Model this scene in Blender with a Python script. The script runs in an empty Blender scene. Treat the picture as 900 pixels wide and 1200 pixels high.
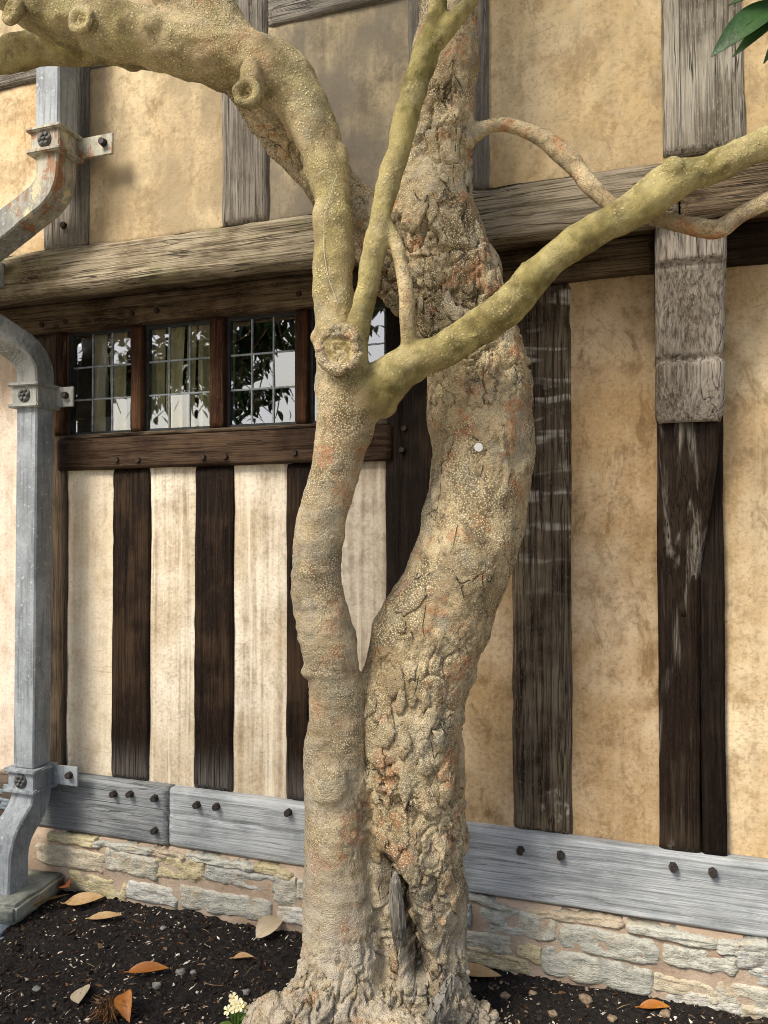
import bpy, bmesh, math, random
import numpy as np
from mathutils import Vector, Matrix
from mathutils.bvhtree import BVHTree

random.seed(7)
RNG = np.random.default_rng(11)
scene = bpy.context.scene
COL = scene.collection
R = math.radians

# ------------------------------------------------------------------ camera
cam_d = bpy.data.cameras.new('camera')
cam_d.sensor_fit = 'VERTICAL'
cam_d.sensor_height = 36.0
cam_d.lens = 36.0 * 901.0 / 1200.0
cam_d.clip_start = 0.05
cam_d.clip_end = 500
cam = bpy.data.objects.new('camera', cam_d)
COL.objects.link(cam)
cam.location = (0, -2.62, 1.5)
cam.rotation_euler = (R(90 + 1.15), 0, R(18.7))
scene.camera = cam
scene.cycles.max_bounces = 6
scene.cycles.diffuse_bounces = 2
scene.cycles.glossy_bounces = 3
scene.cycles.transparent_max_bounces = 12
scene.cycles.use_adaptive_sampling = True
scene.cycles.adaptive_threshold = .03
scene.cycles.use_denoising = True
scene.cycles.denoising_prefilter = 'NONE'
scene.cycles.filter_width = 1.0

# ------------------------------------------------------------------ sky, sun, exposure
SUN_EL, SUN_AZ = 48.0, 210.0          # azimuth clockwise from +Y: behind the camera, a little to its left
world = bpy.data.worlds.new('World')
scene.world = world
world.use_nodes = True
wn = world.node_tree
wn.nodes.clear()
sky = wn.nodes.new('ShaderNodeTexSky')
sky.sky_type = 'NISHITA'
sky.sun_disc = False
sky.sun_elevation = R(SUN_EL)
sky.sun_rotation = R(SUN_AZ)
sky.air_density = 1.0
sky.dust_density = 3.5
sky.ozone_density = 1.0
bg = wn.nodes.new('ShaderNodeBackground')
bg.inputs[1].default_value = 0.085
wo = wn.nodes.new('ShaderNodeOutputWorld')
wn.links.new(sky.outputs[0], bg.inputs[0])
wn.links.new(bg.outputs[0], wo.inputs[0])
sun_d = bpy.data.lights.new('sun', 'SUN')
sun_d.energy = 2.3
sun_d.angle = R(21)
sun_d.color = (1.0, 0.94, 0.84)
sun = bpy.data.objects.new('sun', sun_d)
COL.objects.link(sun)
az, el = R(SUN_AZ), R(SUN_EL)
sd = Vector((math.sin(az) * math.cos(el), math.cos(az) * math.cos(el), math.sin(el)))
sun.rotation_euler = sd.to_track_quat('Z', 'Y').to_euler()
sun.location = sd * 20
vs = scene.view_settings
vs.view_transform = 'Standard'
vs.look = 'None'
vs.gamma = 1
vs.use_curve_mapping = False
vs.exposure = 1.12

# ------------------------------------------------------------------ numpy noise
_perm = RNG.permutation(256)
_perm = np.concatenate([_perm, _perm, _perm])
_g = RNG.normal(size=(256, 3))
_g /= np.linalg.norm(_g, axis=1)[:, None]

def _hash(i, j, k):
    return _perm[_perm[_perm[i & 255] + (j & 255)] + (k & 255)]

def pn(p, s=1.0, off=0.0):
    p = np.asarray(p, float) * s + off
    i = np.floor(p).astype(int)
    f = p - i
    u = f * f * f * (f * (f * 6 - 15) + 10)
    out = 0.0
    for a in (0, 1):
        for b in (0, 1):
            for c in (0, 1):
                g = _g[_hash(i[:, 0] + a, i[:, 1] + b, i[:, 2] + c)]
                d = (g * (f - np.array([a, b, c]))).sum(1)
                w = (u[:, 0] if a else 1 - u[:, 0]) * (u[:, 1] if b else 1 - u[:, 1]) * (u[:, 2] if c else 1 - u[:, 2])
                out = out + d * w
    return out * 1.6

def fbm(p, s, oct=3, off=0.0):
    o, a = 0, 1.0
    for k in range(oct):
        o = o + a * pn(p, s, off + 17.3 * k)
        s *= 2.1
        a *= 0.5
    return o

_jit = RNG.random((256, 3))

def worley(p, s, off=0.0):
    p = np.asarray(p, float) * s + off
    i = np.floor(p).astype(int)
    f1 = np.full(len(p), 9.0)
    f2 = np.full(len(p), 9.0)
    idd = np.zeros(len(p), int)
    for a in (-1, 0, 1):
        for b in (-1, 0, 1):
            for c in (-1, 0, 1):
                h = _hash(i[:, 0] + a, i[:, 1] + b, i[:, 2] + c)
                q = i + np.array([a, b, c]) + _jit[h]
                d = np.linalg.norm(p - q, axis=1)
                m = d < f1
                f2 = np.where(m, f1, np.minimum(f2, d))
                idd = np.where(m, h, idd)
                f1 = np.where(m, d, f1)
    return f1, f2, _jit[idd, 0]

def sstep(a, b, x):
    t = np.clip((x - a) / (b - a), 0, 1)
    return t * t * (3 - 2 * t)

# ------------------------------------------------------------------ object helpers
def tag(o, label=None, cat=None, group=None, kind=None):
    if label: o['label'] = label
    if cat: o['category'] = cat
    if group: o['group'] = group
    if kind: o['kind'] = kind
    return o

def empty(name, loc, label=None, cat=None, group=None):
    o = bpy.data.objects.new(name, None)
    o.empty_display_size = 0.1
    o.location = loc
    COL.objects.link(o)
    return tag(o, label, cat, group)

def wmat(o):
    m = o.matrix_basis.copy()
    while o.parent:
        m = o.parent.matrix_basis @ o.matrix_parent_inverse @ m if False else wmat(o.parent) @ o.matrix_parent_inverse @ m
        return m
    return m

def adopt(o, parent):
    if parent is not None:
        o.parent = parent
        o.matrix_parent_inverse = wmat(parent).inverted()
    return o

def link_mesh(name, me, mat, parent=None, smooth=True):
    o = bpy.data.objects.new(name, me)
    COL.objects.link(o)
    if mat is not None and len(me.materials) == 0:
        me.materials.append(mat)
    if smooth:
        me.polygons.foreach_set('use_smooth', [True] * len(me.polygons))
    adopt(o, parent)
    return o

def mesh_py(name, v, f):
    me = bpy.data.meshes.new(name)
    me.from_pydata([tuple(map(float, q)) for q in v], [], [tuple(int(i) for i in q) for q in f])
    me.update()
    return me

def fixn(me):
    bm = bmesh.new()
    bm.from_mesh(me)
    bmesh.ops.recalc_face_normals(bm, faces=bm.faces)
    bm.to_mesh(me)
    bm.free()
    return me

# ------------------------------------------------------------------ shader helpers
def lin(h):
    c = [q / 255 for q in h] if isinstance(h, tuple) else [int(h[i:i + 2], 16) / 255 for i in (0, 2, 4)]
    return tuple([(x / 12.92 if x <= 0.04045 else ((x + 0.055) / 1.055) ** 2.4) for x in c] + [1.0])

class SB:
    def __init__(s, name):
        s.m = bpy.data.materials.new(name)
        s.m.use_nodes = True
        s.t = s.m.node_tree
        s.t.nodes.clear()
        s.o = s.t.nodes.new('ShaderNodeOutputMaterial')
    def N(s, typ, **kw):
        n = s.t.nodes.new(typ)
        for k, v in kw.items():
            setattr(n, k, v)
        return n
    def I(s, n, key, v):
        if v is None: return
        if hasattr(v, 'bl_idname') or isinstance(v, bpy.types.NodeSocket):
            s.t.links.new(v, n.inputs[key])
        else:
            n.inputs[key].default_value = v
    def coord(s, rnd=False):
        c = s.N('ShaderNodeTexCoord').outputs['Object']
        if rnd:
            oi = s.N('ShaderNodeObjectInfo').outputs['Random']
            a = s.N('ShaderNodeVectorMath', operation='ADD')
            sc = s.math('MULTIPLY', oi, 37.0)
            s.I(a, 0, c)
            cx = s.N('ShaderNodeCombineXYZ')
            s.I(cx, 0, sc); s.I(cx, 1, sc); s.I(cx, 2, sc)
            s.I(a, 1, cx.outputs[0])
            return a.outputs[0]
        return c
    def map(s, v, sc, loc=(0, 0, 0)):
        n = s.N('ShaderNodeMapping')
        s.I(n, 'Vector', v)
        n.inputs['Scale'].default_value = sc if isinstance(sc, tuple) else (sc,) * 3
        n.inputs['Location'].default_value = loc
        return n.outputs[0]
    def noise(s, v, sc, det=4, rough=.55, dist=0.0, col=False):
        n = s.N('ShaderNodeTexNoise')
        s.I(n, 'Vector', v); s.I(n, 'Scale', sc); s.I(n, 'Detail', det); s.I(n, 'Roughness', rough); s.I(n, 'Distortion', dist)
        return n.outputs['Color' if col else 'Fac']
    def vor(s, v, sc, feat='F1', out='Distance', rnd=1.0):
        n = s.N('ShaderNodeTexVoronoi', feature=feat)
        s.I(n, 'Vector', v); s.I(n, 'Scale', sc); s.I(n, 'Randomness', rnd)
        return n.outputs[out]
    def rr(s, x, a, b, c=0.0, d=1.0, smooth=True):
        n = s.N('ShaderNodeMapRange', interpolation_type='SMOOTHSTEP' if smooth else 'LINEAR')
        s.I(n, 0, x); s.I(n, 1, a); s.I(n, 2, b); s.I(n, 3, c); s.I(n, 4, d)
        return n.outputs[0]
    def math(s, op, a, b=None, c=None):
        n = s.N('ShaderNodeMath', operation=op)
        s.I(n, 0, a); s.I(n, 1, b)
        if c is not None: s.I(n, 2, c)
        return n.outputs[0]
    def mul(s, *a):
        r = a[0]
        for q in a[1:]: r = s.math('MULTIPLY', r, q)
        return r
    def add(s, *a):
        r = a[0]
        for q in a[1:]: r = s.math('ADD', r, q)
        return r
    def mix(s, f, a, b, blend='MIX'):
        n = s.N('ShaderNodeMix', data_type='RGBA', blend_type=blend)
        s.I(n, 'Factor', f); s.I(n, 6, a); s.I(n, 7, b)
        return n.outputs[2]
    def warp(s, v, sc, amt):
        nz = s.noise(v, sc, 2, col=True)
        m = s.N('ShaderNodeVectorMath', operation='MULTIPLY_ADD')
        s.I(m, 0, nz); s.I(m, 1, (amt, amt, amt)); s.I(m, 2, v)
        return m.outputs[0]
    def xyz(s, v):
        n = s.N('ShaderNodeSeparateXYZ'); s.I(n, 0, v)
        return n.outputs
    def attr(s, name):
        return s.N('ShaderNodeAttribute', attribute_name=name).outputs['Fac']
    def bump(s, h, dist, strength=1.0, nrm=None):
        n = s.N('ShaderNodeBump')
        s.I(n, 'Height', h); s.I(n, 'Distance', dist); s.I(n, 'Strength', strength)
        if nrm is not None: s.I(n, 'Normal', nrm)
        return n.outputs[0]
    def out(s, col, rough=.8, nrm=None, spec=.3, metal=0.0, **kw):
        b = s.N('ShaderNodeBsdfPrincipled')
        s.I(b, 'Base Color', col); s.I(b, 'Roughness', rough); s.I(b, 'Specular IOR Level', spec); s.I(b, 'Metallic', metal)
        if nrm is not None: s.I(b, 'Normal', nrm)
        for k, v in kw.items(): s.I(b, k, v)
        s.t.links.new(b.outputs[0], s.o.inputs[0])
        return s.m

# ------------------------------------------------------------------ materials
def wood(name, dark, mid, light, weather=.4, crack=.6, bump=1.0, rough=.8, green=None, gfac=.0, bleach=None, bands=None, endgrey=None):
    """timber: grain along the local X axis of the beam"""
    s = SB(name)
    v = s.coord(True)
    lv = s.coord()
    w = s.warp(s.map(v, (1.2, 5, 5)), 1.2, .22)
    g1 = s.noise(s.map(w, (1.3, 9, 9)), 2.2, 3, .65)
    g2 = s.noise(s.map(v, (4, 150, 150)), 1.0, 2, .75)
    g3 = s.noise(s.map(v, (1.6, 55, 55)), 1.0, 2, .7)
    broad = s.noise(v, 3.2, 3, .68)
    fine = s.noise(s.map(v, (60, 240, 240)), 1.0, 1, .6)
    c = s.mix(s.rr(g1, .36, .64), lin(dark), lin(mid))
    c = s.mix(s.mul(s.rr(s.add(s.mul(broad, .75), s.mul(g3, .4)), .62 - .28 * weather, .80 - .28 * weather), .9), c, lin(light))
    c = s.mix(s.mul(s.rr(g3, .52, .66), .55), c, lin(dark))
    c = s.mix(s.mul(s.rr(g2, .50, .66), .6), c, lin(dark))
    c = s.mix(s.mul(s.rr(g2, .44, .30), .4), c, lin(light))
    c = s.mix(s.mul(s.rr(fine, .55, .7), .35), c, lin(light))
    if bleach:      # bleached scars with a shape of their own, along the grain
        bb = s.noise(s.map(v, (1.1, 16, 16)), 1.3, 4, .6, .6)
        c = s.mix(s.mul(s.rr(bb, .52, .68), s.rr(g2, .75, .35), .6), c, lin(bleach))
    if bands:       # pale tool marks across the timber
        x = s.xyz(lv)
        bb = s.noise(s.map(s.warp(v, 6, .05), (17, 3.2, 3.2)), 1.0, 2, .6)
        c = s.mix(s.mul(s.rr(bb, .54, .66), s.rr(g2, .62, .44), s.rr(x[0], -.25, .35), .95), c, lin(bands))
        c = s.mix(s.mul(s.rr(s.noise(v, 7, 4, .7), .58, .7), s.rr(g2, .6, .42), .6), c, lin(bands))
    if endgrey:     # silvered foot of the stud
        x = s.xyz(lv)
        e = s.add(x[0], s.mul(g1, .16))
        c = s.mix(s.mul(s.rr(e, -.36, -.54), .7, s.rr(g2, .75, .35)), c, lin(endgrey))
    if green:
        gm = s.noise(v, 5.0, 4, .65)
        c = s.mix(s.mul(s.rr(gm, .5, .68), gfac), c, lin(green))
    kv = s.vor(s.warp(s.map(v, (1.5, 4.5, 4.5)), 5, .12), 1.0)
    kn = s.rr(kv, .05, .13, 1, 0)
    c = s.mix(s.mul(kn, .7), c, lin(dark))
    tone = s.N('ShaderNodeObjectInfo').outputs['Random']
    c = s.mix(s.mul(tone, .35), c, lin(mid))
    ck = s.noise(s.map(v, (1.1, 30, 30)), 1.0, 3, .55, .5)
    ckm = s.rr(s.math('ABSOLUTE', s.math('SUBTRACT', ck, .5)), .0, .018, 1, 0)
    ckm = s.mul(ckm, s.rr(broad, .42, .6), crack)
    c = s.mix(s.mul(ckm, .8), c, lin('120d0a'))
    h = s.add(s.mul(g2, .55), s.mul(g3, .8), s.mul(s.math('SUBTRACT', 1.0, ckm), .6))
    n = s.bump(h, .006 * bump, .9)
    return s.out(c, rough, n, .10)

def plaster(name, base, dark, pale, stain=.35, streak=0.0, grey=None, gf=0.0, peel=0.0, crack=.5, topdark=None):
    s = SB(name)
    v = s.coord()
    w = s.warp(v, 2.5, .25)
    a = s.noise(w, 2.6, 4, .62)
    b = s.noise(v, 9, 4, .7)
    f = s.noise(v, 75, 2, .75)
    c = s.mix(s.rr(a, .36, .64), lin(base), lin(pale))
    c = s.mix(s.mul(s.rr(b, .47, .70), stain), c, lin(dark))
    c = s.mix(s.mul(s.rr(f, .50, .68), .35), c, lin(dark))
    c = s.mix(s.mul(s.rr(f, .46, .32), .30), c, lin(pale))
    sm = s.noise(s.map(w, (7, 7, 2.6)), 2.0, 4, .74)
    c = s.mix(s.mul(s.rr(sm, .54, .68), stain * .9), c, lin(dark))
    if streak:
        st = s.noise(s.map(v, (26, 26, .7)), 1.0, 4, .6, .25)
        c = s.mix(s.mul(s.rr(st, .42, .64), s.rr(b, .2, .7), streak), c, lin(dark))
        st2 = s.noise(s.map(v, (34, 34, 1.0), (3, 1, 0)), 1.0, 3, .6)
        c = s.mix(s.mul(s.rr(st2, .54, .7), streak * .9), c, lin(pale))
    if grey:
        gn = s.noise(s.map(s.warp(v, 4, .12), (2.6, 2.6, 1.5)), 1.7, 5, .62)
        c = s.mix(s.mul(s.rr(gn, .52 - .2 * gf, .74 - .2 * gf), min(.9, gf)), c, lin(grey))
        gs = s.noise(s.map(v, (14, 14, 1.2)), 1.0, 4, .65)
        c = s.mix(s.mul(s.rr(gs, .52, .7), min(.6, gf * .5)), c, lin(grey))
    if peel:
        pe = s.noise(s.warp(v, 9, .1), 7, 5, .7)
        c = s.mix(s.mul(s.rr(pe, .60, .63), peel), c, lin('d6bb88'))
    pm = s.mul(s.rr(s.vor(v, 30), .0, .085, 1, 0), s.rr(b, .56, .62))
    c = s.mix(s.mul(pm, .6), c, lin('5b452c'))
    wc = s.warp(s.map(v, (.55, .55, 3.0)), 3.0, .16)
    cr = s.rr(s.vor(wc, 1.6, 'DISTANCE_TO_EDGE'), .0, .006, 1, 0)
    cr = s.mul(cr, s.rr(s.noise(v, 2.6, 2), .57, .60), crack)
    c = s.mix(s.mul(cr, .55), c, lin('6a5338'))
    h = s.add(s.mul(a, 1.6), s.mul(b, .7), s.mul(f, .3))
    return s.out(c, .92, s.bump(h, .007, .85), .15)

def stone_mat():
    s = SB('rubble_stone')
    v = s.coord(True)
    rnd = s.N('ShaderNodeObjectInfo').outputs['Random']
    rp = s.N('ShaderNodeValToRGB')
    s.I(rp, 0, rnd)
    cols = ['b9b8aa', 'c2b69c', 'b0b0a8', 'bdb8a6', 'c6b88f', 'b3b2a5', 'b8a88e', 'c4c2b8']
    el = rp.color_ramp.elements
    rp.color_ramp.interpolation = 'CONSTANT'
    el[0].color = lin(cols[0]); el[1].position = 1 / 8; el[1].color = lin(cols[1])
    for k in range(2, 8):
        e = el.new(k / 8); e.color = lin(cols[k])
    a = s.noise(v, 9, 5, .7)
    b = s.noise(s.map(v, (1, 1, 4)), 9, 5, .75, .4)
    f = s.noise(v, 75, 4, .75)
    c = s.mix(s.mul(s.rr(a, .5, .68), .55), rp.outputs[0], lin('b89f78'))
    c = s.mix(s.mul(s.rr(b, .52, .72), .5), c, lin('808480'))
    c = s.mix(s.mul(s.rr(f, .50, .66), .55), c, lin('c9c5b8'))
    c = s.mix(s.mul(s.rr(f, .46, .34), .5), c, lin('6e6a62'))
    c = s.mix(s.mul(s.rr(s.noise(v, 14, 4), .6, .7), .4), c, lin('55504a'))
    h = s.add(s.mul(a, .6), s.mul(b, 1.1), s.mul(f, .4))
    return s.out(c, .92, s.bump(h, .012, 1.0), .15)

def mortar_mat():
    s = SB('lime_mortar')
    v = s.coord()
    a = s.noise(v, 6, 5)
    f = s.noise(v, 90, 5, .7)
    c = s.mix(s.rr(a, .35, .65), lin('a08c78'), lin('b6a38e'))
    c = s.mix(s.mul(s.rr(f, .5, .7), .5), c, lin('8d735b'))
    c = s.mix(s.mul(s.rr(s.noise(v, 3, 4), .55, .68), .5), c, lin('8a8272'))
    return s.out(c, .95, s.bump(s.add(s.mul(f, .5), a), .008, .9), .1)

def soil_mat():
    s = SB('dark_soil')
    v = s.coord()
    a = s.noise(v, 5, 5)
    f = s.noise(v, 60, 6, .75)
    g = s.noise(v, 220, 3, .7)
    c = s.mix(s.rr(f, .35, .7), lin((29, 27, 26)), lin((58, 53, 49)))
    c = s.mix(s.mul(s.rr(a, .5, .7), .5), c, lin((36, 32, 30)))
    c = s.mix(s.mul(s.rr(g, .6, .72), .5), c, lin('6a5d50'))
    return s.out(c, .95, s.bump(s.add(f, s.mul(g, .4)), .012, 1.0), .15)

def bark_mat():
    s = SB('bark')
    v = s.coord()
    gr, dt, rg, pale = s.attr('green'), s.attr('dots'), s.attr('rugged'), s.attr('pale')
    a = s.noise(v, 5, 5, .6)
    b = s.noise(s.warp(v, 14, .05), 26, 6, .7)
    f = s.noise(v, 120, 4, .7)
    pl_ = s.attr('plate')
    c = s.mix(s.rr(a, .38, .62), lin((150, 131, 97)), lin((205, 185, 146)))
    c = s.mix(s.mul(s.rr(pl_, .55, .95), rg, .7), c, lin('c2b391'))
    c = s.mix(s.mul(s.rr(pl_, .40, .05), rg, .6), c, lin('6d604c'))
    c = s.mix(s.mul(s.rr(b, .50, .64), .6), c, lin('6b5b41'))
    # orange inner bark
    o = s.noise(v, 11, 5, .72)
    c = s.mix(s.mul(s.rr(o, .53, .62), .6, s.rr(gr, .7, .2)), c, lin((184, 122, 80)))
    big = s.noise(s.map(v, 1.0, (7, 3, 9)), 4.0, 4, .68)
    c = s.mix(s.mul(s.rr(big, .54, .66), s.rr(gr, .7, .2), .55), c, lin((98, 86, 66)))
    c = s.mix(s.mul(s.rr(big, .44, .34), s.rr(gr, .7, .2), .5), c, lin((214, 200, 168)))
    # grey lichen crust
    c = s.mix(s.mul(s.rr(s.noise(s.map(v, 1.0, (4, 2, 1)), 9, 5, .7, .3), .53, .63), .65), c, lin('99937f'))
    c = s.mix(s.mul(s.rr(s.noise(v, 8, 5, .7, .4), .57, .64), s.add(.15, s.mul(rg, .5))), c, lin('50463a'))
    # yellow granules with dark grains between
    gv = s.vor(s.warp(v, 60, .006), 190)
    gn = s.rr(gv, .22, .48, 1, 0)
    gk = s.mul(s.rr(s.noise(v, 7, 5, .75), .43, .57), s.rr(s.add(rg, dt), .15, .7))
    c = s.mix(s.mul(gn, gk, .9, s.rr(gr, 1.1, .2)), c, lin('e2d5ae'))
    c = s.mix(s.mul(s.rr(gv, .50, .68), gk, .55, s.rr(gr, .8, .2)), c, lin('50422a'))
    # dark fissures running up the stem
    fv = s.vor(s.warp(s.map(v, (1, 1, .42)), 9, .07), 13, 'DISTANCE_TO_EDGE')
    fs_ = s.mul(s.rr(fv, .0, .030, 1, 0), s.rr(s.noise(v, 13, 4, .7), .52, .60), s.rr(rg, .3, .9))
    c = s.mix(s.mul(fs_, .55), c, lin('2e251a'))
    # green algae film
    gm = s.rr(s.add(gr, s.mul(s.math('SUBTRACT', s.noise(v, 7, 4, .65), .5), 1.1)), .25, .85)
    gc = s.mix(s.rr(s.noise(v, 24, 4), .38, .64), lin((104, 97, 40)), lin((163, 152, 84)))
    gc = s.mix(s.rr(s.noise(v, 4.5, 4, .7), .40, .62), s.mix(.55, gc, lin('4a431f')), s.mix(.45, gc, lin('b5a873')))
    c = s.mix(s.mul(gm, .86), c, gc)
    c = s.mix(s.mul(s.rr(s.noise(v, 10, 4, .7), .48, .64), gm, .6), c, lin('ada272'))
    # pale lenticels
    d1 = s.rr(s.vor(s.warp(v, 40, .012), 98), .20, .38, 1, 0)
    d2 = s.mul(s.rr(s.noise(v, 22, 3, .65), .36, .52), s.rr(s.noise(v, 5, 3, .7), .38, .55))
    c = s.mix(s.mul(d1, d2, dt, .95), c, lin('e3d19b'))
    # bleached base, and the stem's lit left flank put into the colour
    pm = s.mul(pale, s.rr(s.noise(v, 18, 4, .7), .3, .6))
    c = s.mix(s.mul(pm, .75), c, lin('c3b8a5'))
    c = s.mix(s.mul(s.rr(f, .55, .68), .38), c, lin('4c4132'))
    sm = s.rr(gr, .2, .7, 1, .3)
    rot = s.attr('rot')  # darker brown inside the hollow
    c = s.mix(s.mul(rot, s.rr(s.noise(v, 30, 3, .7), .3, .55), .9), c, lin('241b13'))
    h = s.add(s.mul(b, sm, -.8), s.mul(f, -.4), s.mul(gn, .3, sm), s.mul(d1, dt, d2, .5), s.mul(fs_, -1.2), s.mul(s.noise(v, 70, 3, .7), .6, sm))
    return s.out(c, .85, s.bump(h, .0055, 1.0), .25)

def leaf_mat(name, c1, c2, c3, rough=.4, trans=0.0, spec=.5):
    s = SB(name)
    v = s.coord()
    c = s.mix(s.rr(s.noise(v, 14, 4), .35, .65), lin(c1), lin(c2))
    c = s.mix(s.mul(s.rr(s.noise(v, 70, 4, .7), .52, .7), .5), c, lin(c3))
    rnd = s.N('ShaderNodeNewGeometry').outputs['Random Per Island']
    c = s.mix(s.mul(rnd, .35), c, lin(c3))
    b = s.bump(s.noise(v, 90, 3), .002, .6)
    return s.out(c, rough, b, spec)

def metal_mat(name, base, lightc, darkc, rust=0.0, rough=.55):
    s = SB(name)
    v = s.coord()
    a = s.noise(v, 6, 6, .65)
    st = s.noise(s.map(v, (60, 60, 4)), 1, 5, .65)
    f = s.noise(v, 120, 4, .7)
    c = s.mix(s.rr(a, .35, .65), lin(base), lin(lightc))
    c = s.mix(s.mul(s.rr(st, .48, .64), .6), c, lin(darkc))
    c = s.mix(s.mul(s.rr(f, .55, .68), .35), c, lin(darkc))
    c = s.mix(s.mul(s.rr(s.noise(v, 45, 4, .75), .60, .66), .6), c, lin('c9cbc6'))
    c = s.mix(s.mul(s.rr(s.noise(v, 28, 5, .7), .57, .66), .5), c, lin(lightc))
    if rust:
        r = s.noise(s.map(s.warp(v, 12, .06), (1, 1, .55)), 16, 6, .7)
        c = s.mix(s.mul(s.rr(r, .5, .58), rust), c, lin('8c5c30'))
        c = s.mix(s.mul(s.rr(r, .43, .38), rust), c, lin('cdbd94'))
    return s.out(c, s.rr(f, .3, .7, rough - .1, rough + .15), s.bump(s.add(s.mul(a, .6), s.mul(f, .25)), .003, .7), .45)

def plain(name, c1, c2, sc=20, rough=.8, bump=.002, spec=.3, metal=0.0):
    s = SB(name)
    v = s.coord()
    c = s.mix(s.rr(s.noise(v, sc, 5, .65), .35, .65), lin(c1), lin(c2))
    return s.out(c, rough, s.bump(s.noise(v, sc * 4, 4, .65), bump, .8), spec, metal)

def island_mat(name, cols, rough=.85):
    s = SB(name)
    rnd = s.N('ShaderNodeNewGeometry').outputs['Random Per Island']
    rp = s.N('ShaderNodeValToRGB'); s.I(rp, 0, rnd)
    rp.color_ramp.interpolation = 'CONSTANT'
    el = rp.color_ramp.elements
    el[0].color = lin(cols[0]); el[1].position = 1 / len(cols); el[1].color = lin(cols[1])
    for k in range(2, len(cols)):
        e = el.new(k / len(cols)); e.color = lin(cols[k])
    c = s.mix(s.mul(s.rr(s.noise(s.coord(), 120, 3), .5, .7), .4), rp.outputs[0], lin('3a3028'))
    return s.out(c, rough, None, .2)

def glass_mat():
    s = SB('old_window_glass')
    v = s.coord()
    n = s.bump(s.noise(v, 5, 1), .0012, .5)
    tr = s.N('ShaderNodeBsdfTransparent'); s.I(tr, 0, (.94, .94, .89, 1))
    gl = s.N('ShaderNodeBsdfGlossy'); s.I(gl, 'Roughness', .015); s.I(gl, 'Normal', n)
    mx = s.N('ShaderNodeMixShader')
    fr = s.N('ShaderNodeFresnel'); s.I(fr, 'IOR', 4.4); s.I(fr, 'Normal', n)
    bf = s.N('ShaderNodeNewGeometry').outputs['Backfacing']
    s.I(mx, 0, s.mul(fr.outputs[0], s.math('SUBTRACT', 1.0, bf))); s.I(mx, 1, tr.outputs[0]); s.I(mx, 2, gl.outputs[0])
    s.t.links.new(mx.outputs[0], s.o.inputs[0])
    return s.m

M = {}
M['dark_oak'] = wood('dark_oak', (12, 8, 5), (28, 20, 14), (56, 44, 33), .3, .5, .8, .7)
M['dark_stud'] = wood('dark_oak_stud', (14, 9, 6), (34, 24, 16), (66, 50, 36), .35, .5, .7, .7, endgrey='6d6863')
M['mullion'] = wood('brown_oak_mullion', '21130c', '452b1b', '664a33', .3, .5, .8, .7)
M['corner'] = wood('greyed_corner_oak', '221a14', '45382d', '6b5d4b', .45, .6, .9)
M['rail'] = wood('window_rail_oak', '1b120b', '34251a', '5b4938', .4, .7, .9, .75)
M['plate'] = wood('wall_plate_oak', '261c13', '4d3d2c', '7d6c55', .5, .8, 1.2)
M['dark_plate'] = wood('dark_plate_oak', '1d1611', '33281f', '51443a', .3, .6, 1.0)  # darker oak for the plate and soffit boards right of the bracket
M['bressummer'] = wood('bressummer_oak', '3c3022', '7a6a54', 'b0a38a', .6, 1.0, 1.7, .85, green='7c7a52', gfac=.55)
M['bressummer_r'] = wood('brown_bressummer_oak', '33281d', '5d4d3b', '85745c', .5, 1.0, 1.7, .85)
M['upper_stud'] = wood('weathered_grey_oak', '4a443c', '7e776c', 'a39c90', .55, 1.0, 1.8, .9)
M['big_stud'] = wood('bleached_grey_oak', '3f3830', '8d8472', 'c4bcaa', .6, 1.0, 2.4, .9)
M['sill'] = wood('silver_grey_oak', '6f7375', '999d9e', 'c2c5c5', .55, .45, .8, .8)
M['sill_dark'] = wood('dark_grey_oak', '4e5152', '747778', '9da0a0', .5, .7, 1.0, .8)
M['worn_stud'] = wood('tool_marked_oak', (32, 25, 19), (72, 60, 47), (126, 113, 93), .55, .9, 2.2, .85, bands='d2cabb')
M['carved_post'] = wood('carved_post_oak', '110b07', '241a12', '43382c', .35, .7, .9, .65, bleach='b9b0a0')
M['post'] = wood('dark_post_oak', '0c0805', '1b130d', '362c23', .3, .6, .8, .65)
M['bracket'] = wood('grey_bracket_oak', '4b4239', '857b6d', 'aba294', .55, .9, 1.3, .8)
M['pl_left'] = plaster('pale_cream_plaster', (208, 190, 160), (163, 142, 112), (224, 211, 186), .4, .35)
M['pl_streak'] = plaster('streaked_cream_plaster', (196, 180, 153), (137, 118, 93), (228, 217, 196), .35, .8)
M['pl_grey'] = plaster('greyed_cream_plaster', (174, 161, 140), (124, 111, 94), (209, 199, 181), .45, .75)
M['pl_right'] = plaster('ochre_plaster', (173, 145, 105), (120, 94, 62), (205, 182, 148), .7, .2)
M['pl_bright'] = plaster('yellow_ochre_plaster', (196, 167, 124), (139, 112, 74), (221, 201, 165), .6, .25)
M['pl_up'] = plaster('upper_ochre_plaster', (190, 166, 127), (132, 113, 82), (214, 194, 156), .65, .2, (156, 140, 112), .75, 0)
M['pl_upgrey'] = plaster('stained_grey_plaster', (170, 154, 121), (112, 103, 86), (194, 177, 143), .65, .55, (124, 116, 102), .85)
M['pl_upbright'] = plaster('sunny_ochre_plaster', (206, 178, 129), (146, 120, 84), (226, 204, 162), .5, .15, (152, 135, 110), .45, .5)
M['pl_pink'] = plaster('pinkish_plaster', (204, 184, 162), (159, 137, 114), (222, 208, 190), .45, .25)
M['stone'] = stone_mat()
M['mortar'] = mortar_mat()
M['soil'] = soil_mat()
M['bark'] = bark_mat()
M['deadwood'] = wood('dead_grey_wood', '3f3a33', '757064', '9b968a', .5, 1.0, 2.0)
M['cutwood'] = plain('healed_cut_wood', '86744c', 'c6b684', 45, .9, .006)
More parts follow.
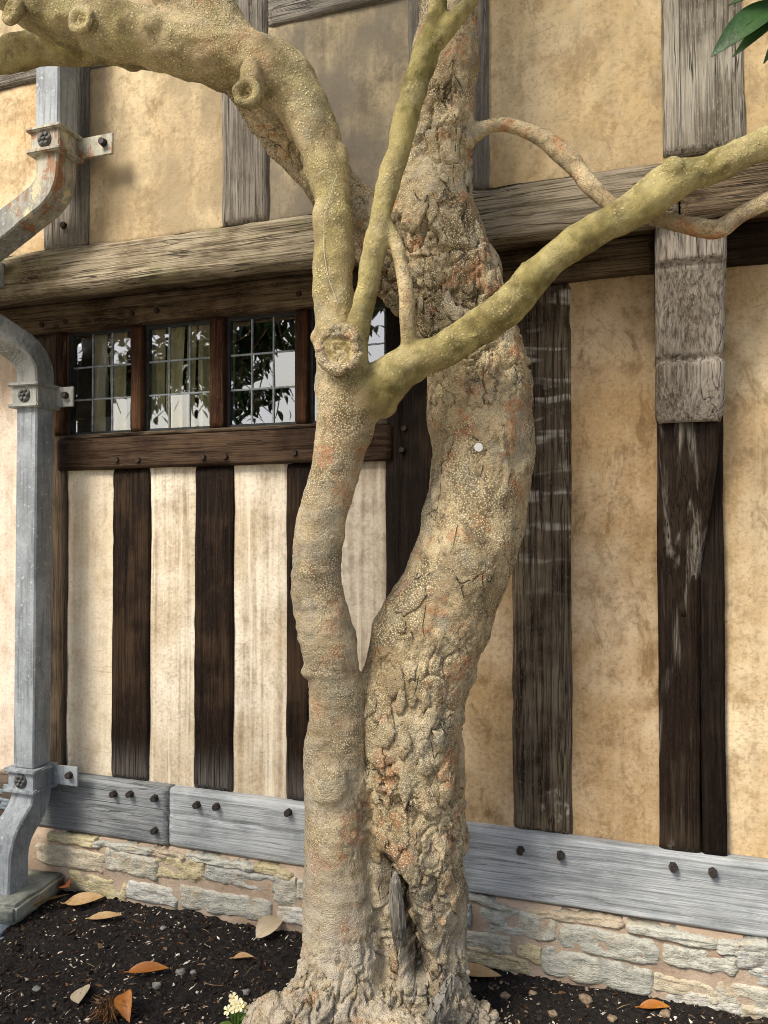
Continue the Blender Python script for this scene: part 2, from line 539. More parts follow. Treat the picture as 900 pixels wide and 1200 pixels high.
M['lead'] = metal_mat('painted_lead_pipe', '7b8083', '9fa5a8', '595e60')
M['lead_rust'] = metal_mat('rusty_lead_elbow', '8c8c82', 'b3ad98', '6c6a60', rust=.85)
M['lead_dull'] = metal_mat('dull_lead_pipe', '7f7f78', 'a0a098', '5d5d57')
M['rosette'] = plain('dark_rosette_metal', '3f403d', '6d6e69', 60, .6)
M['bolt'] = plain('rusted_bolt_iron', '211c19', '3b322c', 60, .65, spec=.4)
M['peg'] = plain('dark_oak_peg', '1f1712', '3a2c22', 40, .8)
M['iron'] = plain('black_window_iron', '17191a', '2c3031', 30, .5, spec=.4)
M['came'] = plain('lead_came_grey', '73797c', '9ba1a3', 40, .5, spec=.4, metal=.2)
M['glass'] = glass_mat()
M['curtain'] = plain('cream_curtain_cloth', 'e2dab8', 'eee8cf', 12, .9)
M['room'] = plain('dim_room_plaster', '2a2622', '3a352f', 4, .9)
M['core'] = plain('wall_core', '4a4036', '5d5145', 8, .95)
M['leaf_green'] = leaf_mat('magnolia_leaf_green', '182e0e', '274517', '3a5c25', .42, spec=.35)
M['leaf_tan'] = leaf_mat('dry_leaf_tan', 'b08d5f', 'c7a97c', '8d6c45', .55, spec=.35)
M['leaf_orange'] = leaf_mat('dry_leaf_orange', '9c5f23', 'c08036', '7a4417', .5, spec=.4)
M['leaf_red'] = leaf_mat('dry_leaf_red_brown', '6e3a20', '8f5330', '53291a', .4, spec=.4)
M['leaf_pale'] = leaf_mat('dry_leaf_pale', 'b5a58a', 'cabba0', '8f8069', .7, spec=.2)
M['chips'] = island_mat('mixed_soil_chips', ['5a4c3f', '7d6c58', 'a89a84', 'd6ccb8', '3e342c', '8a5a38', 'bdb09a', 'e0d8c8'])
M['litter'] = island_mat('leaf_litter', ['4a3524', '6b4d33', '35281e', '7d6548', '2c231c', '8a7355'])
M['crumbs'] = island_mat('soil_crumbs', ['1b1714', '26201c', '332b25', '211b18', '3e352e'])
M['pebble'] = plain('pale_pebble', '6f6d69', '97948d', 60, .8)
M['pebble_t'] = plain('tan_pebble', '75634f', '9c8870', 60, .8)
M['slab'] = plain('mossy_stone_slab', '7d8075', 'a4a597', 14, .95, .008)
M['slate'] = plain('blue_grey_slate', '5f6a70', '7b868c', 10, .7)
M['petal'] = plain('pale_yellow_petal', 'e8dfa8', 'f3eccb', 40, .7)
M['petal_c'] = plain('yellow_flower_eye', 'd8b52f', 'e5c748', 40, .7)
M['stem_green'] = plain('green_flower_leaf', '55702f', '7d9a4a', 30, .6)
M['straw'] = plain('dry_straw', '6e5b40', '9b8460', 30, .9)
M['tuft'] = plain('withered_brown', '5a3c24', '86613c', 40, .9)
M['white'] = plain('white_tag', 'd9d9d4', 'ebebe6', 30, .5)
M['string'] = plain('pale_string', 'bdb7a2', 'd0cab6', 30, .8)
M['path'] = plain('pale_bounce_paving', 'a39a8a', 'b8af9e', 5, .9, .004)

# ------------------------------------------------------------------ shape builders
_bn = [0]

def beam(name, ax, l0, l1, a0, a1, yf, yb, mat, parent, rad=.008, wob=.004, rough=.0015, dens=.02, bow=0.0, checks=3):
    """timber along world X (ax='x': a = z range) or Z (ax='z': a = x range); yf front, yb back"""
    _bn[0] += 1
    sd_ = _bn[0] * 7.7
    L = l1 - l0
    W_ = a1 - a0
    Dp = yb - yf
    nl = max(4, int(L / dens))
    nw = max(6, int(W_ / .0075))
    nd = 4
    prof = []          # (u across, d depth) going round; u in -W/2..W/2, d from -D/2 (front)
    hw, hd = W_ / 2, Dp / 2
    for k in range(nw + 1): prof.append((-hw + W_ * k / nw, -hd))
    for k in range(1, nd + 1): prof.append((hw, -hd + Dp * k / nd))
    for k in range(1, 4): prof.append((hw - W_ * k / 3, hd))
    for k in range(1, nd): prof.append((-hw, hd - Dp * k / nd))
    prof = np.array(prof)
    npf = len(prof)
    ts = np.linspace(-L / 2, L / 2, nl + 1)
    tt = np.repeat(ts, npf)
    uu = np.tile(prof[:, 0], nl + 1)
    dd = np.tile(prof[:, 1], nl + 1)
    # round the long edges and the ends
    ex = np.clip((np.abs(uu) - (hw - rad * 1.6)) / (rad * 1.6), 0, 1)
    front = (dd <= -hd + 1e-6).astype(float)
    el_ = np.clip((np.abs(tt) - (L / 2 - rad * 1.2)) / (rad * 1.2), 0, 1)
    q = np.stack([tt * 3.0, uu * 6, dd * 6], 1)
    e1 = np.stack([tt, np.sign(uu) * 3, dd * 0], 1)
    chip = np.clip(pn(e1, 9, sd_) - .15, 0, 1) * wob * 3
    dd2 = dd + front * (ex ** 2 * (rad + chip) + el_ ** 2 * rad * .8)
    dd2 += front * (pn(np.stack([tt, uu, uu * 0], 1), 2.2, sd_ + 3) * wob * .8 + pn(np.stack([tt * 3, uu * 70, uu * 0], 1), 1, sd_ + 9) * rough)
    rk = random.Random(int(sd_ * 10))
    for c_ in range(checks):
        u0, tc, ln = rk.uniform(-.38, .38) * W_, rk.uniform(-.45, .45) * L, rk.uniform(.10, .32) * min(L, 1.6)
        uc = u0 + pn(np.stack([tt, tt * 0, tt * 0], 1), 7, sd_ + c_ * 5) * .012 + (tt - tc) * rk.uniform(-.03, .03)
        dd2 += front * np.exp(-((uu - uc) / .0045) ** 2) * np.clip(1 - ((tt - tc) / ln) ** 2, 0, 1) * rk.uniform(.004, .011)
    dd2 += front * pn(np.stack([tt * 2.2, uu * 26, uu * 0], 1), 1, sd_ + 13) * wob * .45
    side = (np.abs(uu) > hw - 1e-6).astype(float)
    uu2 = uu + side * (pn(e1, 3.0, sd_ + 21) * wob + pn(e1, 14.0, sd_ + 31) * wob * .35)
    uu2 += bow * (1 - (tt / (L / 2)) ** 2)
    v = np.zeros((len(tt), 3))
    v[:, 0] = tt; v[:, 1] = dd2
    v[:, 2] = uu2 if ax == 'x' else -uu2
    f = []
    for i in range(nl):
        for k in range(npf):
            a, b = i * npf + k, i * npf + (k + 1) % npf
            f.append((a, b, b + npf, a + npf))
    f.append(tuple(range(npf)))
    f.append(tuple(nl * npf + k for k in range(npf)))
    me = fixn(mesh_py(name, v, f))
    o = bpy.data.objects.new(name, me)
    me.materials.append(mat)
    me.polygons.foreach_set('use_smooth', [True] * len(me.polygons))
    COL.objects.link(o)
    lc, ac, yc = (l0 + l1) / 2, (a0 + a1) / 2, (yf + yb) / 2
    if ax == 'x':
        o.location = (lc, yc, ac)
    else:
        o.location = (ac, yc, lc)
        o.rotation_euler = (0, -math.pi / 2, 0)
    adopt(o, parent)
    return o

def panel(name, x0, x1, z0, z1, y, mat, parent, und=.004):
    nx, nz = max(3, int((x1 - x0) / .025)), max(3, int((z1 - z0) / .025))
    xs, zs = np.linspace(x0, x1, nx + 1), np.linspace(z0, z1, nz + 1)
    X, Z = np.meshgrid(xs, zs)
    p = np.stack([X.ravel(), np.zeros(X.size), Z.ravel()], 1)
    ed = np.minimum.reduce([p[:, 0] - x0, x1 - p[:, 0], p[:, 2] - z0, z1 - p[:, 2]])
    p[:, 1] = y + fbm(p, 3.0, 3, 5.0) * und + pn(p, 22, 2.0) * und * .2 + .004 * (1 - sstep(0, .05, ed))
    n = len(p)
    back = p.copy(); back[:, 1] = y + .05
    f = []
    for j in range(nz):
        for i in range(nx):
            a = j * (nx + 1) + i
            f.append((a, a + 1, a + nx + 2, a + nx + 1))
    ring = [i for i in range(nx + 1)] + [j * (nx + 1) + nx for j in range(1, nz + 1)] + [nz * (nx + 1) + i for i in range(nx - 1, -1, -1)] + [j * (nx + 1) for j in range(nz - 1, 0, -1)]
    v = np.concatenate([p, back[ring]])
    m = len(ring)
    for k in range(m):
        f.append((ring[(k + 1) % m], ring[k], n + k, n + (k + 1) % m))
    f.append(tuple(n + k for k in range(m)))
    me = mesh_py(name, v, f)
    return link_mesh(name, fixn(me), mat, parent)

def bm_obj(name, bm, mat, parent=None, smooth=False):
    bmesh.ops.recalc_face_normals(bm, faces=bm.faces)
    me = bpy.data.meshes.new(name)
    bm.to_mesh(me); bm.free()
    return link_mesh(name, me, mat, parent, smooth)

def add_box(bm, x0, x1, y0, y1, z0, z1, bev=0.0):
    r = bmesh.ops.create_cube(bm, size=1, matrix=Matrix.Translation(((x0 + x1) / 2, (y0 + y1) / 2, (z0 + z1) / 2)) @ Matrix.Diagonal((x1 - x0, y1 - y0, z1 - z0, 1)))
    if bev:
        vs_ = set(r['verts'])
        es = [e for e in bm.edges if e.verts[0] in vs_ and e.verts[1] in vs_]
        bmesh.ops.bevel(bm, geom=es, offset=bev, segments=2, affect='EDGES')

def box_obj(name, x0, x1, y0, y1, z0, z1, mat, parent, bev=.003):
    bm = bmesh.new()
    add_box(bm, x0, x1, y0, y1, z0, z1, bev)
    return bm_obj(name, bm, mat, parent)

def tube_mesh(pts, rads, seg=8):
    P = [Vector(p) for p in pts]
    v, f = [], []
    up = Vector((0.31, 0.17, 0.93)).normalized()
    n0 = None
    for i, p in enumerate(P):
        t = (P[min(i + 1, len(P) - 1)] - P[max(i - 1, 0)]).normalized()
        if n0 is None:
            n0 = t.orthogonal().normalized()
        n0 = (n0 - t * n0.dot(t)).normalized()
        b = t.cross(n0)
        for k in range(seg):
            a = 2 * math.pi * k / seg
            v.append(p + (n0 * math.cos(a) + b * math.sin(a)) * rads[i])
    for i in range(len(P) - 1):
        for k in range(seg):
            a, b2 = i * seg + k, i * seg + (k + 1) % seg
            f.append((a, b2, b2 + seg, a + seg))
    f.append(tuple(range(seg - 1, -1, -1)))
    f.append(tuple((len(P) - 1) * seg + k for k in range(seg)))
    return v, f

def bolt(name, x, y, z, r, d, parent, mat, seg=6, share={}):
    key = (round(r, 4), round(d, 4), seg, mat.name)
    if key not in share:
        bm = bmesh.new()
        bmesh.ops.create_cone(bm, cap_ends=True, segments=seg, radius1=r, radius2=r * .82, depth=d, matrix=Matrix.Rotation(R(90), 4, 'X'))
        bmesh.ops.recalc_face_normals(bm, faces=bm.faces)
        me = bpy.data.meshes.new(name)
        bm.to_mesh(me); bm.free()
        me.materials.append(mat)
        share[key] = me
    o = bpy.data.objects.new(name, share[key])
    COL.objects.link(o)
    o.location = (x, y, z)
    o.rotation_euler = (0, random.uniform(0, 1), 0)
    adopt(o, parent)
    return o

# ================================================================== GROUND
def axis(lo, hi, step, far):
    c = list(np.arange(lo, hi + 1e-6, step))
    l, r_ = [], []
    s_, a = step, lo
    while a > -far: s_ *= 1.5; a -= s_; l.append(a)
    s_, a = step, hi
    while a < far: s_ *= 1.5; a += s_; r_.append(a)
    return np.array(l[::-1] + c + r_)

def ground_z(x, y):
    p = np.stack([np.atleast_1d(x), np.atleast_1d(y), np.zeros_like(np.atleast_1d(x))], 1).astype(float)
    near = sstep(3.5, 2.2, np.abs(p[:, 0] + 1)) * sstep(-2.2, -1.6, p[:, 1])
    z = .045 * sstep(-.9, -.05, p[:, 1]) + near * (fbm(p, 3.5, 3) * .012 + fbm(p, 17, 3, 4) * .008)
    z += .05 * sstep(.45, .1, np.hypot(p[:, 0] + .75, p[:, 1] + .62))
    return z, near, p

gx, gy = axis(-2.7, .8, .014, 60), axis(-1.25, .1, .014, 60)
GX, GY = np.meshgrid(gx, gy)
gz, near, gp = ground_z(GX.ravel(), GY.ravel())
gz = gz + near * (np.abs(pn(gp, 45, 3)) * .012 + pn(gp, 90, 8) * .006)
nx_ = len(gx)
gi = np.arange(GX.size).reshape(GX.shape)
gf = np.stack([gi[:-1, :-1].ravel(), gi[:-1, 1:].ravel(), gi[1:, 1:].ravel(), gi[1:, :-1].ravel()], 1)
ground = link_mesh('ground', mesh_py('ground', np.stack([GX.ravel(), GY.ravel(), gz], 1), gf), M['soil'])
tag(ground, 'dark crumbly soil bed in front of the house', 'soil', kind='structure')
bm = bmesh.new()
add_box(bm, -30, 30, -14, -1.9, -.02, .03, .01)  # unseen paving, added to throw warm light up at the soffits
path = bm_obj('path', bm, M['path'])
tag(path, 'unseen pale paving added to bounce warm light up under the jetty', 'path', kind='structure')

def scatter(name, n, smin, smax, mat, flat, label, cat, elong=1.6):
    V, Fc = [], []
    base = np.array([(1, 0, 0), (-1, 0, 0), (0, 1, 0), (0, -1, 0), (0, 0, 1), (0, 0, -1)], float)
    fo = [(0, 2, 4), (2, 1, 4), (1, 3, 4), (3, 0, 4), (2, 0, 5), (1, 2, 5), (3, 1, 5), (0, 3, 5)]
    x = RNG.uniform(-2.6, .75, n); y = RNG.uniform(-1.15, -.08, n)
    z, _, _ = ground_z(x, y)
    for i in range(n):
        s_ = smin + (smax - smin) * RNG.random() ** 3
        b = base * (s_ * RNG.uniform(.7, elong), s_ * RNG.uniform(.5, 1), s_ * flat * RNG.uniform(.6, 1)) * RNG.uniform(.75, 1.25, (6, 1))
        rot = np.array(Matrix.Rotation(RNG.uniform(0, 6.28), 3, 'Z') @ Matrix.Rotation(RNG.normal() * .35, 3, 'X') @ Matrix.Rotation(RNG.normal() * .35, 3, 'Y'))
        b = b @ rot.T + (x[i], y[i], z[i] + s_ * .35)
        k = len(V)
        V.extend(b); Fc.extend([(a + k, c + k, d + k) for a, c, d in fo])
    o = link_mesh(name, mesh_py(name, V, Fc), mat, None, False)
    return tag(o, label, cat, kind='stuff')

scatter('soil_crumbs', 9000, .004, .014, M['crumbs'], .8, 'dark crumbs of soil covering the bed', 'soil crumbs', 1.2)
scatter('litter_scraps', 1500, .004, .013, M['litter'], .12, 'brown scraps of dead leaf and bark over the soil', 'litter', 2.6)
scatter('bark_chips', 14000, .0015, .0075, M['chips'], .5, 'pale chips and grit strewn over the dark soil', 'chips', 2.4)

# ================================================================== HOUSE
house = empty('timber_framed_house', (-1.0, 0.0, 0.05), 'old timber-framed house with jettied upper floor, ochre plaster and leaded window', 'house')

# wall core behind the plaster, with an opening for the window strip
bm = bmesh.new()
add_box(bm, -4.0, 2.0, .052, .2, -.3, 1.86)
add_box(bm, -4.0, 2.0, .052, .2, 2.33, 2.44)
add_box(bm, -4.0, -2.33, .052, .2, 1.862, 2.328)
add_box(bm, -.84, 2.0, .052, .2, 1.862, 2.328)
add_box(bm, -4.0, 2.0, -.222, .2, 2.442, 4.6)
bm_obj('wall_core', bm, M['core'], house)
# room behind the window, walls coloured near black so it stays dark
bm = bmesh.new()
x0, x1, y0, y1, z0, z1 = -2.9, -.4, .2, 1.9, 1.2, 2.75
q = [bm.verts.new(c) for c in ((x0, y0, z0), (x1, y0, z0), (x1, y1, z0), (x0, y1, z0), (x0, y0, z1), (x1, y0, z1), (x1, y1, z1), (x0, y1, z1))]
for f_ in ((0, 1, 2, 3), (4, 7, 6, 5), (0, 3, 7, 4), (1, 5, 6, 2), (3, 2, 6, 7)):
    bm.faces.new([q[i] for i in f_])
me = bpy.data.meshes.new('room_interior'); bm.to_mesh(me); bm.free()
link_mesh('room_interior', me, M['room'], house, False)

# lower plaster panels
LP = [(-4.0, -2.47, .44, 2.40, 'pl_pink'), (-2.30, -2.035, .46, 1.76, 'pl_left'), (-1.895, -1.65, .46, 1.76, 'pl_streak'),
      (-1.515, -1.255, .46, 1.76, 'pl_streak'), (-1.125, -.86, .46, 1.76, 'pl_grey'), (-.71, -.405, .46, 2.36, 'pl_right'),
      (-.25, .06, .46, 2.36, 'pl_right'), (.215, 1.9, .46, 2.36, 'pl_bright')]
for a, b, c, d, m_ in LP:
    panel('plaster_panel', a, b, c, d, 0.0, M[m_], house)

# sill beam, in two lengths
sl = beam('sill_beam', 'x', -2.42, -1.755, .268, .489, -.052, .04, M['sill_dark'], house, .007, .003, dens=.025)
sr = beam('sill_beam', 'x', -1.749, 2.0, .270, .487, -.05, .04, M['sill'], house, .006, .003, dens=.025)
for x, z in [(-1.997, .445), (-1.92, .453), (-1.806, .45), (-1.805, .325)]:
    bolt('bolt', x, -.062, z, .0145, .026, sl, M['bolt'])
for x, z in [(-1.619, .445), (-1.534, .448), (-1.236, .461), (-.393, .437), (-.264, .438), (.078, .448), (.191, .448)]:
    bolt('bolt', x, -.060, z, .0145, .026, sr, M['bolt'])

# studs of the ground floor
beam('stud', 'z', .489, 2.318, -2.50, -2.283, -.012, .045, M['corner'], house)
for a, b in ((-2.054, -1.875), (-1.669, -1.497), (-1.272, -1.106)):
    beam('stud', 'z', .489, 1.738, a, b, -.010, .045, M['dark_stud'], house)
post = beam('post', 'z', .489, 2.318, -.877, -.690, -.014, .045, M['dark_oak'], house)
for x, z in ((-.805, 1.852), (-.814, 1.776)):
    bolt('peg', x, -.017, z, .012, .014, post, M['peg'], 8)
beam('stud', 'z', .485, 2.318, -.425, -.230, -.012, .045, M['worn_stud'], house, .012, .006, .003)
cp = beam('carved_post', 'z', .487, 1.86, .040, .1635, -.036, .045, M['carved_post'], house, .012, .005)
tag(cp, 'dark post with bleached streaks under the bracket')
beam('post', 'z', .487, 2.318, .1640, .234, -.027, .045, M['post'], house, .006)

# jowl of the carved post: swells towards the bracket
def loft(name, secs, mat, parent, nu=10):
    """secs: (z, x0, x1, yfront) from bottom to top; back at y=.02"""
    v, f = [], []
    for (z, a, b, y) in secs:
        for k in range(nu + 1):
            t = k / nu
            e = min(t, 1 - t) * (b - a)
            rr_ = .014
            dy = 0 if e > rr_ else (1 - math.sqrt(max(0, 1 - (1 - e / rr_) ** 2))) * rr_
            v.append((a + (b - a) * t, y + dy + .0035 * math.sin(9 * t + z * 14), z))
        v.append((b, .02, z)); v.append((a, .02, z))
    n = nu + 3
    for i in range(len(secs) - 1):
        for k in range(n):
            a, b = i * n + k, i * n + (k + 1) % n
            f.append((a, b, b + n, a + n))
    f.append(tuple(range(n))); f.append(tuple((len(secs) - 1) * n + k for k in range(n)))
    return link_mesh(name, fixn(mesh_py(name, v, f)), mat, parent)

def upright(o):
    """give a lofted timber a local X along world Z so that its grain runs upwards"""
    me = o.data
    c = sum((Vector(v_.co) for v_ in me.vertices), Vector()) / len(me.vertices)
    rot = Matrix.Rotation(-math.pi / 2, 4, 'Y')
    mw = Matrix.Translation(c) @ rot
    me.transform(mw.inverted())
    par_ = o.parent
    o.matrix_basis = mw
    return o

secs = []
for k in range(25):
    t = k / 24
    z = 1.22 + t * .61
    s3 = t * t * (3 - 2 * t)
    secs.append((z, .0415 + .002 * math.sin(9 * z), .158 + .062 * s3, -.031 - .067 * s3))
upright(loft('jowl', secs, M['carved_post'], house))
# bracket
secs = []
zs = np.linspace(1.822, 2.384, 75)
for z in zs:
    if z > 2.268: y = -.262 + .06 * (2.384 - z) ** 1.0 - .0
    elif z > 2.005: t = (z - 2.005) / .263; y = -.168 - .075 * t ** 1.3
    else: t = (z - 1.822) / .183; y = -.125 - .05 * math.sin(t * math.pi * .62)
    gr_ = .012 * math.exp(-((z - 2.268) / .006) ** 2) + .016 * math.exp(-((z - 2.003) / .009) ** 2)
    ins = .004 * math.exp(-((z - 2.003) / .012) ** 2) + .008 * max(0, 1 - (z - 1.822) / .03)
    secs.append((z, .0355 + ins, .2285 - ins, y + gr_))
upright(loft('bracket', secs, M['bracket'], house, 16))

# window rail and mullions, wall plate
rail = beam('window_rail', 'x', -2.315, -.853, 1.738, 1.868, -.034, .045, M['rail'], house)
for x, z in [(-2.011, 1.772), (-1.909, 1.769), (-1.612, 1.771), (-1.515, 1.771), (-1.224, 1.775)]:
    bolt('peg', x, -.037, z, .013, .014, rail, M['peg'], 8)
beam('window_sill', 'x', -2.30, -.866, 1.8685, 1.884, -.028, .05, M['corner'], house, .004, .001)
for a, b in ((-2.345, -2.286), (-1.967, -1.911), (-1.601, -1.537), (-1.233, -1.184)):
    beam('mullion', 'z', 1.885, 2.318, a, b, -.018, .05, M['mullion'], house, .006, .002)
plate = beam('wall_plate', 'x', -4.0, .035, 2.3185, 2.439, -.052, .05, M['plate'], house, .014, .008, .002)
for x, z in [(-2.375, 2.345), (-2.253, 2.346), (-1.931, 2.352), (-1.815, 2.354), (-1.2, 2.36)]:
    bolt('peg', x, -.055, z, .012, .012, plate, M['peg'], 8)
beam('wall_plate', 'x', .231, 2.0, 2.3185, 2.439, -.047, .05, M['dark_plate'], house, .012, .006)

# leaded windows
came_bm_cache = {}
for wi, (a, b) in enumerate(((-2.286, -1.967), (-1.911, -1.601), (-1.537, -1.233), (-1.184, -.877))):
    z0, z1, yw = 1.885, 2.318, .012
    fr = .013
    bm = bmesh.new()
    add_box(bm, a, a + fr, yw, yw + .022, z0, z1)
    add_box(bm, b - fr, b, yw, yw + .022, z0, z1)
    add_box(bm, a + fr, b - fr, yw + .001, yw + .021, z0, z0 + fr)
    add_box(bm, a + fr, b - fr, yw + .001, yw + .021, z1 - fr, z1)
    win = bm_obj('window', bm, M['iron'], house)
    ia, ib, iz0, iz1 = a + fr, b - fr, z0 + fr, z1 - fr
    dx, dz = (ib - ia) / 3, (iz1 - iz0) / 3
    for k in (1, 2):
        box_obj('lead_came', ia + dx * k - .0035, ia + dx * k + .0035, yw + .004, yw + .014, iz0, iz1, M['came'], win, .001)
        box_obj('lead_came', ia, ib, yw + .0045, yw + .0135, iz0 + dz * k - .0035, iz0 + dz * k + .0035, M['came'], win, .001)
    for i in range(3):
        for j in range(3):
            bm = bmesh.new()
            add_box(bm, -dx / 2 + .002, dx / 2 - .002, -.001, .001, -dz / 2 + .002, dz / 2 - .002)
            p = bm_obj('pane', bm, M['glass'], None)
            p.location = (ia + dx * (i + .5), yw + .009, iz0 + dz * (j + .5))
            p.rotation_euler = (R(random.gauss(0, 1.1)), 0, R(random.gauss(0, 1.1)))
            adopt(p, win)

# curtains hanging inside
def curtain(x0, x1, label, y=.075):
    nx, nz = 24, 14
    v, f = [], []
    for s_ in (0, 1):
        for j in range(nz + 1):
            for i in range(nx + 1):
                t = i / nx
                z = 1.78 + (2.46 - 1.78) * j / nz
                v.append((x0 + (x1 - x0) * t + .003 * math.sin(z * 11 + t * 7), y + s_ * .0025 + .012 * math.sin(t * (x1 - x0) * 150 + math.sin(z * 5 + x0 * 9) * .8) + .006 * math.sin(t * 9), z))
    n = (nx + 1) * (nz + 1)
    for j in range(nz):
        for i in range(nx):
            a = j * (nx + 1) + i
            f.append((a, a + 1, a + nx + 2, a + nx + 1))
            f.append((n + a, n + a + nx + 1, n + a + nx + 2, n + a + 1))
    for j in range(nz):
        for i in (0, nx):
            a = j * (nx + 1) + i
            f.append((a, a + nx + 1, n + a + nx + 1, n + a))
    for i in range(nx):
        for j in (0, nz):
            a = j * (nx + 1) + i
            f.append((a, a + 1, n + a + 1, n + a))
    o = link_mesh('curtain', mesh_py('curtain', v, f), M['curtain'])
    return tag(o, label, 'curtain', 'curtains behind the leaded windows')
curtain(-2.222, -2.150, 'narrow cream curtain fold behind the middle column of the window beside the drainpipe')
curtain(-2.125, -2.045, 'cream curtain behind the last pane column of the window beside the drainpipe')
curtain(-1.972, -1.870, 'widest cream curtain, in the second window from the drainpipe')
curtain(-1.855, -1.775, 'cream curtain behind the middle panes of the second window from the drainpipe')
curtain(-1.762, -1.722, 'thin cream curtain strip in the second window from the drainpipe')
curtain(-1.708, -1.650, 'cream curtain next to the mullion closing the second window from the drainpipe')
curtain(-1.60, -1.532, 'sliver of cream curtain in the third window from the drainpipe')

# ---- jettied upper floor
bl = beam('bressummer', 'x', -4.0, .098, 2.384, 2.547, -.305, -.225, M['bressummer'], house, .016, .009, .003, bow=0)
br_ = beam('bressummer', 'x', .104, 2.0, 2.378, 2.545, -.298, -.225, M['bressummer_r'], house, .016, .012, .003)
beam('soffit_board', 'x', -4.0, .03, 2.425, 2.4405, -.224, -.140, M['plate'], house, .003, .002)
beam('soffit_board', 'x', -4.0, .03, 2.427, 2.4408, -.138, -.054, M['plate'], house, .003, .002)
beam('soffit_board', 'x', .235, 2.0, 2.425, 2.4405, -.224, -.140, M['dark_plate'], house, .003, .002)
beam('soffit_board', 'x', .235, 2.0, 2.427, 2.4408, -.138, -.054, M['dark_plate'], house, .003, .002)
UP = [(-4.0, -2.12, 'pl_bright'), (-1.985, -1.37, 'pl_up'), (-1.235, -.69, 'pl_upgrey'), (-.475, .075, 'pl_upbright'), (.255, 2.0, 'pl_upbright')]
for a, b, m_ in UP:
    panel('plaster_panel', a, b, 2.535, 3.225, -.275, M[m_], house)
    panel('plaster_panel', a, b, 3.335, 4.4, -.275, M['pl_up'], house)
for a, b, m_ in ((-2.161, -1.955, 'upper_stud'), (-1.391, -1.213, 'upper_stud'), (-.71, -.449, 'upper_stud'), (.055, .272, 'big_stud')):
    z0 = 2.57 if m_ == 'big_stud' else 2.548
    ust = beam('stud', 'z', z0, 4.4, a, b, -.290, -.225, M[m_], house, .010, .006, .003)
    if a < -2:
        bolt('peg', -2.06, -.292, 2.635, .014, .014, ust, M['peg'], 8)
for a, b in ((-4.0, -2.163), (-1.953, -1.393), (-1.211, -.712), (-.447, .053), (.274, 2.0)):
    beam('mid_rail', 'x', a, b, 3.218, 3.345, -.288, -.225, M['upper_stud'], house, .008, .005, .003)
ip = box_obj('iron_plate', -2.46, -2.325, -.312, -.3035, 2.425, 2.52, M['lead_dull'], bl, .003)
bolt('bolt', -2.352, -.316, 2.475, .016, .014, bl, M['bolt'])

# ---- rubble plinth
bm = bmesh.new()
nx, nz = 220, 14
g = [[None] * (nx + 1) for _ in range(nz + 1)]
px = np.linspace(-4, 2.0, nx + 1)
pz = np.linspace(-.12, .262, nz + 1)
XX, ZZ = np.meshgrid(px, pz)
pp = np.stack([XX.ravel(), np.zeros(XX.size), ZZ.ravel()], 1)
yy = -.078 + fbm(pp, 9, 3) * .006 + .02 * sstep(.22, .262, pp[:, 2])
pp[:, 1] = yy
fs = []
gi = np.arange(XX.size).reshape(XX.shape)
fs = list(np.stack([gi[:-1, :-1].ravel(), gi[:-1, 1:].ravel(), gi[1:, 1:].ravel(), gi[1:, :-1].ravel()], 1))
n0 = len(pp)
bk = pp[gi[-1]].copy(); bk[:, 1] = .05; bk[:, 2] = .266
pp = np.concatenate([pp, bk])
for i in range(nx): fs.append((gi[-1, i], gi[-1, i + 1], n0 + i + 1, n0 + i))
plinth = link_mesh('plinth', mesh_py('plinth', pp, fs), M['mortar'], house)
STONES = [(-2.358, -2.025, 0.146, 0.204), (-2.304, -2.074, 0.242, 0.269), (-2.074, -1.814, 0.255, 0.27), (-2.014, -1.781, 0.164, 0.222), (-1.782, -1.575, 0.174, 0.232), (-1.806, -1.662, 0.255, 0.27), (-1.654, -1.364, 0.257, 0.277), (-1.568, -1.277, 0.185, 0.222), (-2.186, -1.92, 0.054, 0.113), (-1.912, -1.689, 0.069, 0.118), (-1.677, -1.291, 0.073, 0.132), (-1.277, -1.198, 0.14, 0.23), (-1.184, -1.12, 0.177, 0.225), (-1.262, -1.12, 0.089, 0.123), (-1.357, -1.219, 0.252, 0.271), (-0.583, -0.404, 0.262, 0.299), (-0.375, -0.074, 0.247, 0.284), (-0.057, 0.195, 0.243, 0.283), (0.205, 0.337, 0.231, 0.267), (-0.523, -0.28, 0.173, 0.231), (-0.261, 0.034, 0.161, 0.216), (0.048, 0.249, 0.168, 0.207), (0.259, 0.346, 0.207, 0.217), (0.288, 0.393, 0.158, 0.186), (-0.608, -0.422, 0.108, 0.15), (-0.398, -0.329, 0.113, 0.135), (-0.608, -0.358, 0.062, 0.093), (-0.318, 0.015, 0.065, 0.132), (0.021, 0.199, 0.079, 0.109), (0.204, 0.392, 0.08, 0.128), (0.057, 0.258, 0.053, 0.067), (0.268, 0.392, 0.038, 0.06), (-0.62, -0.561, 0.184, 0.234)]
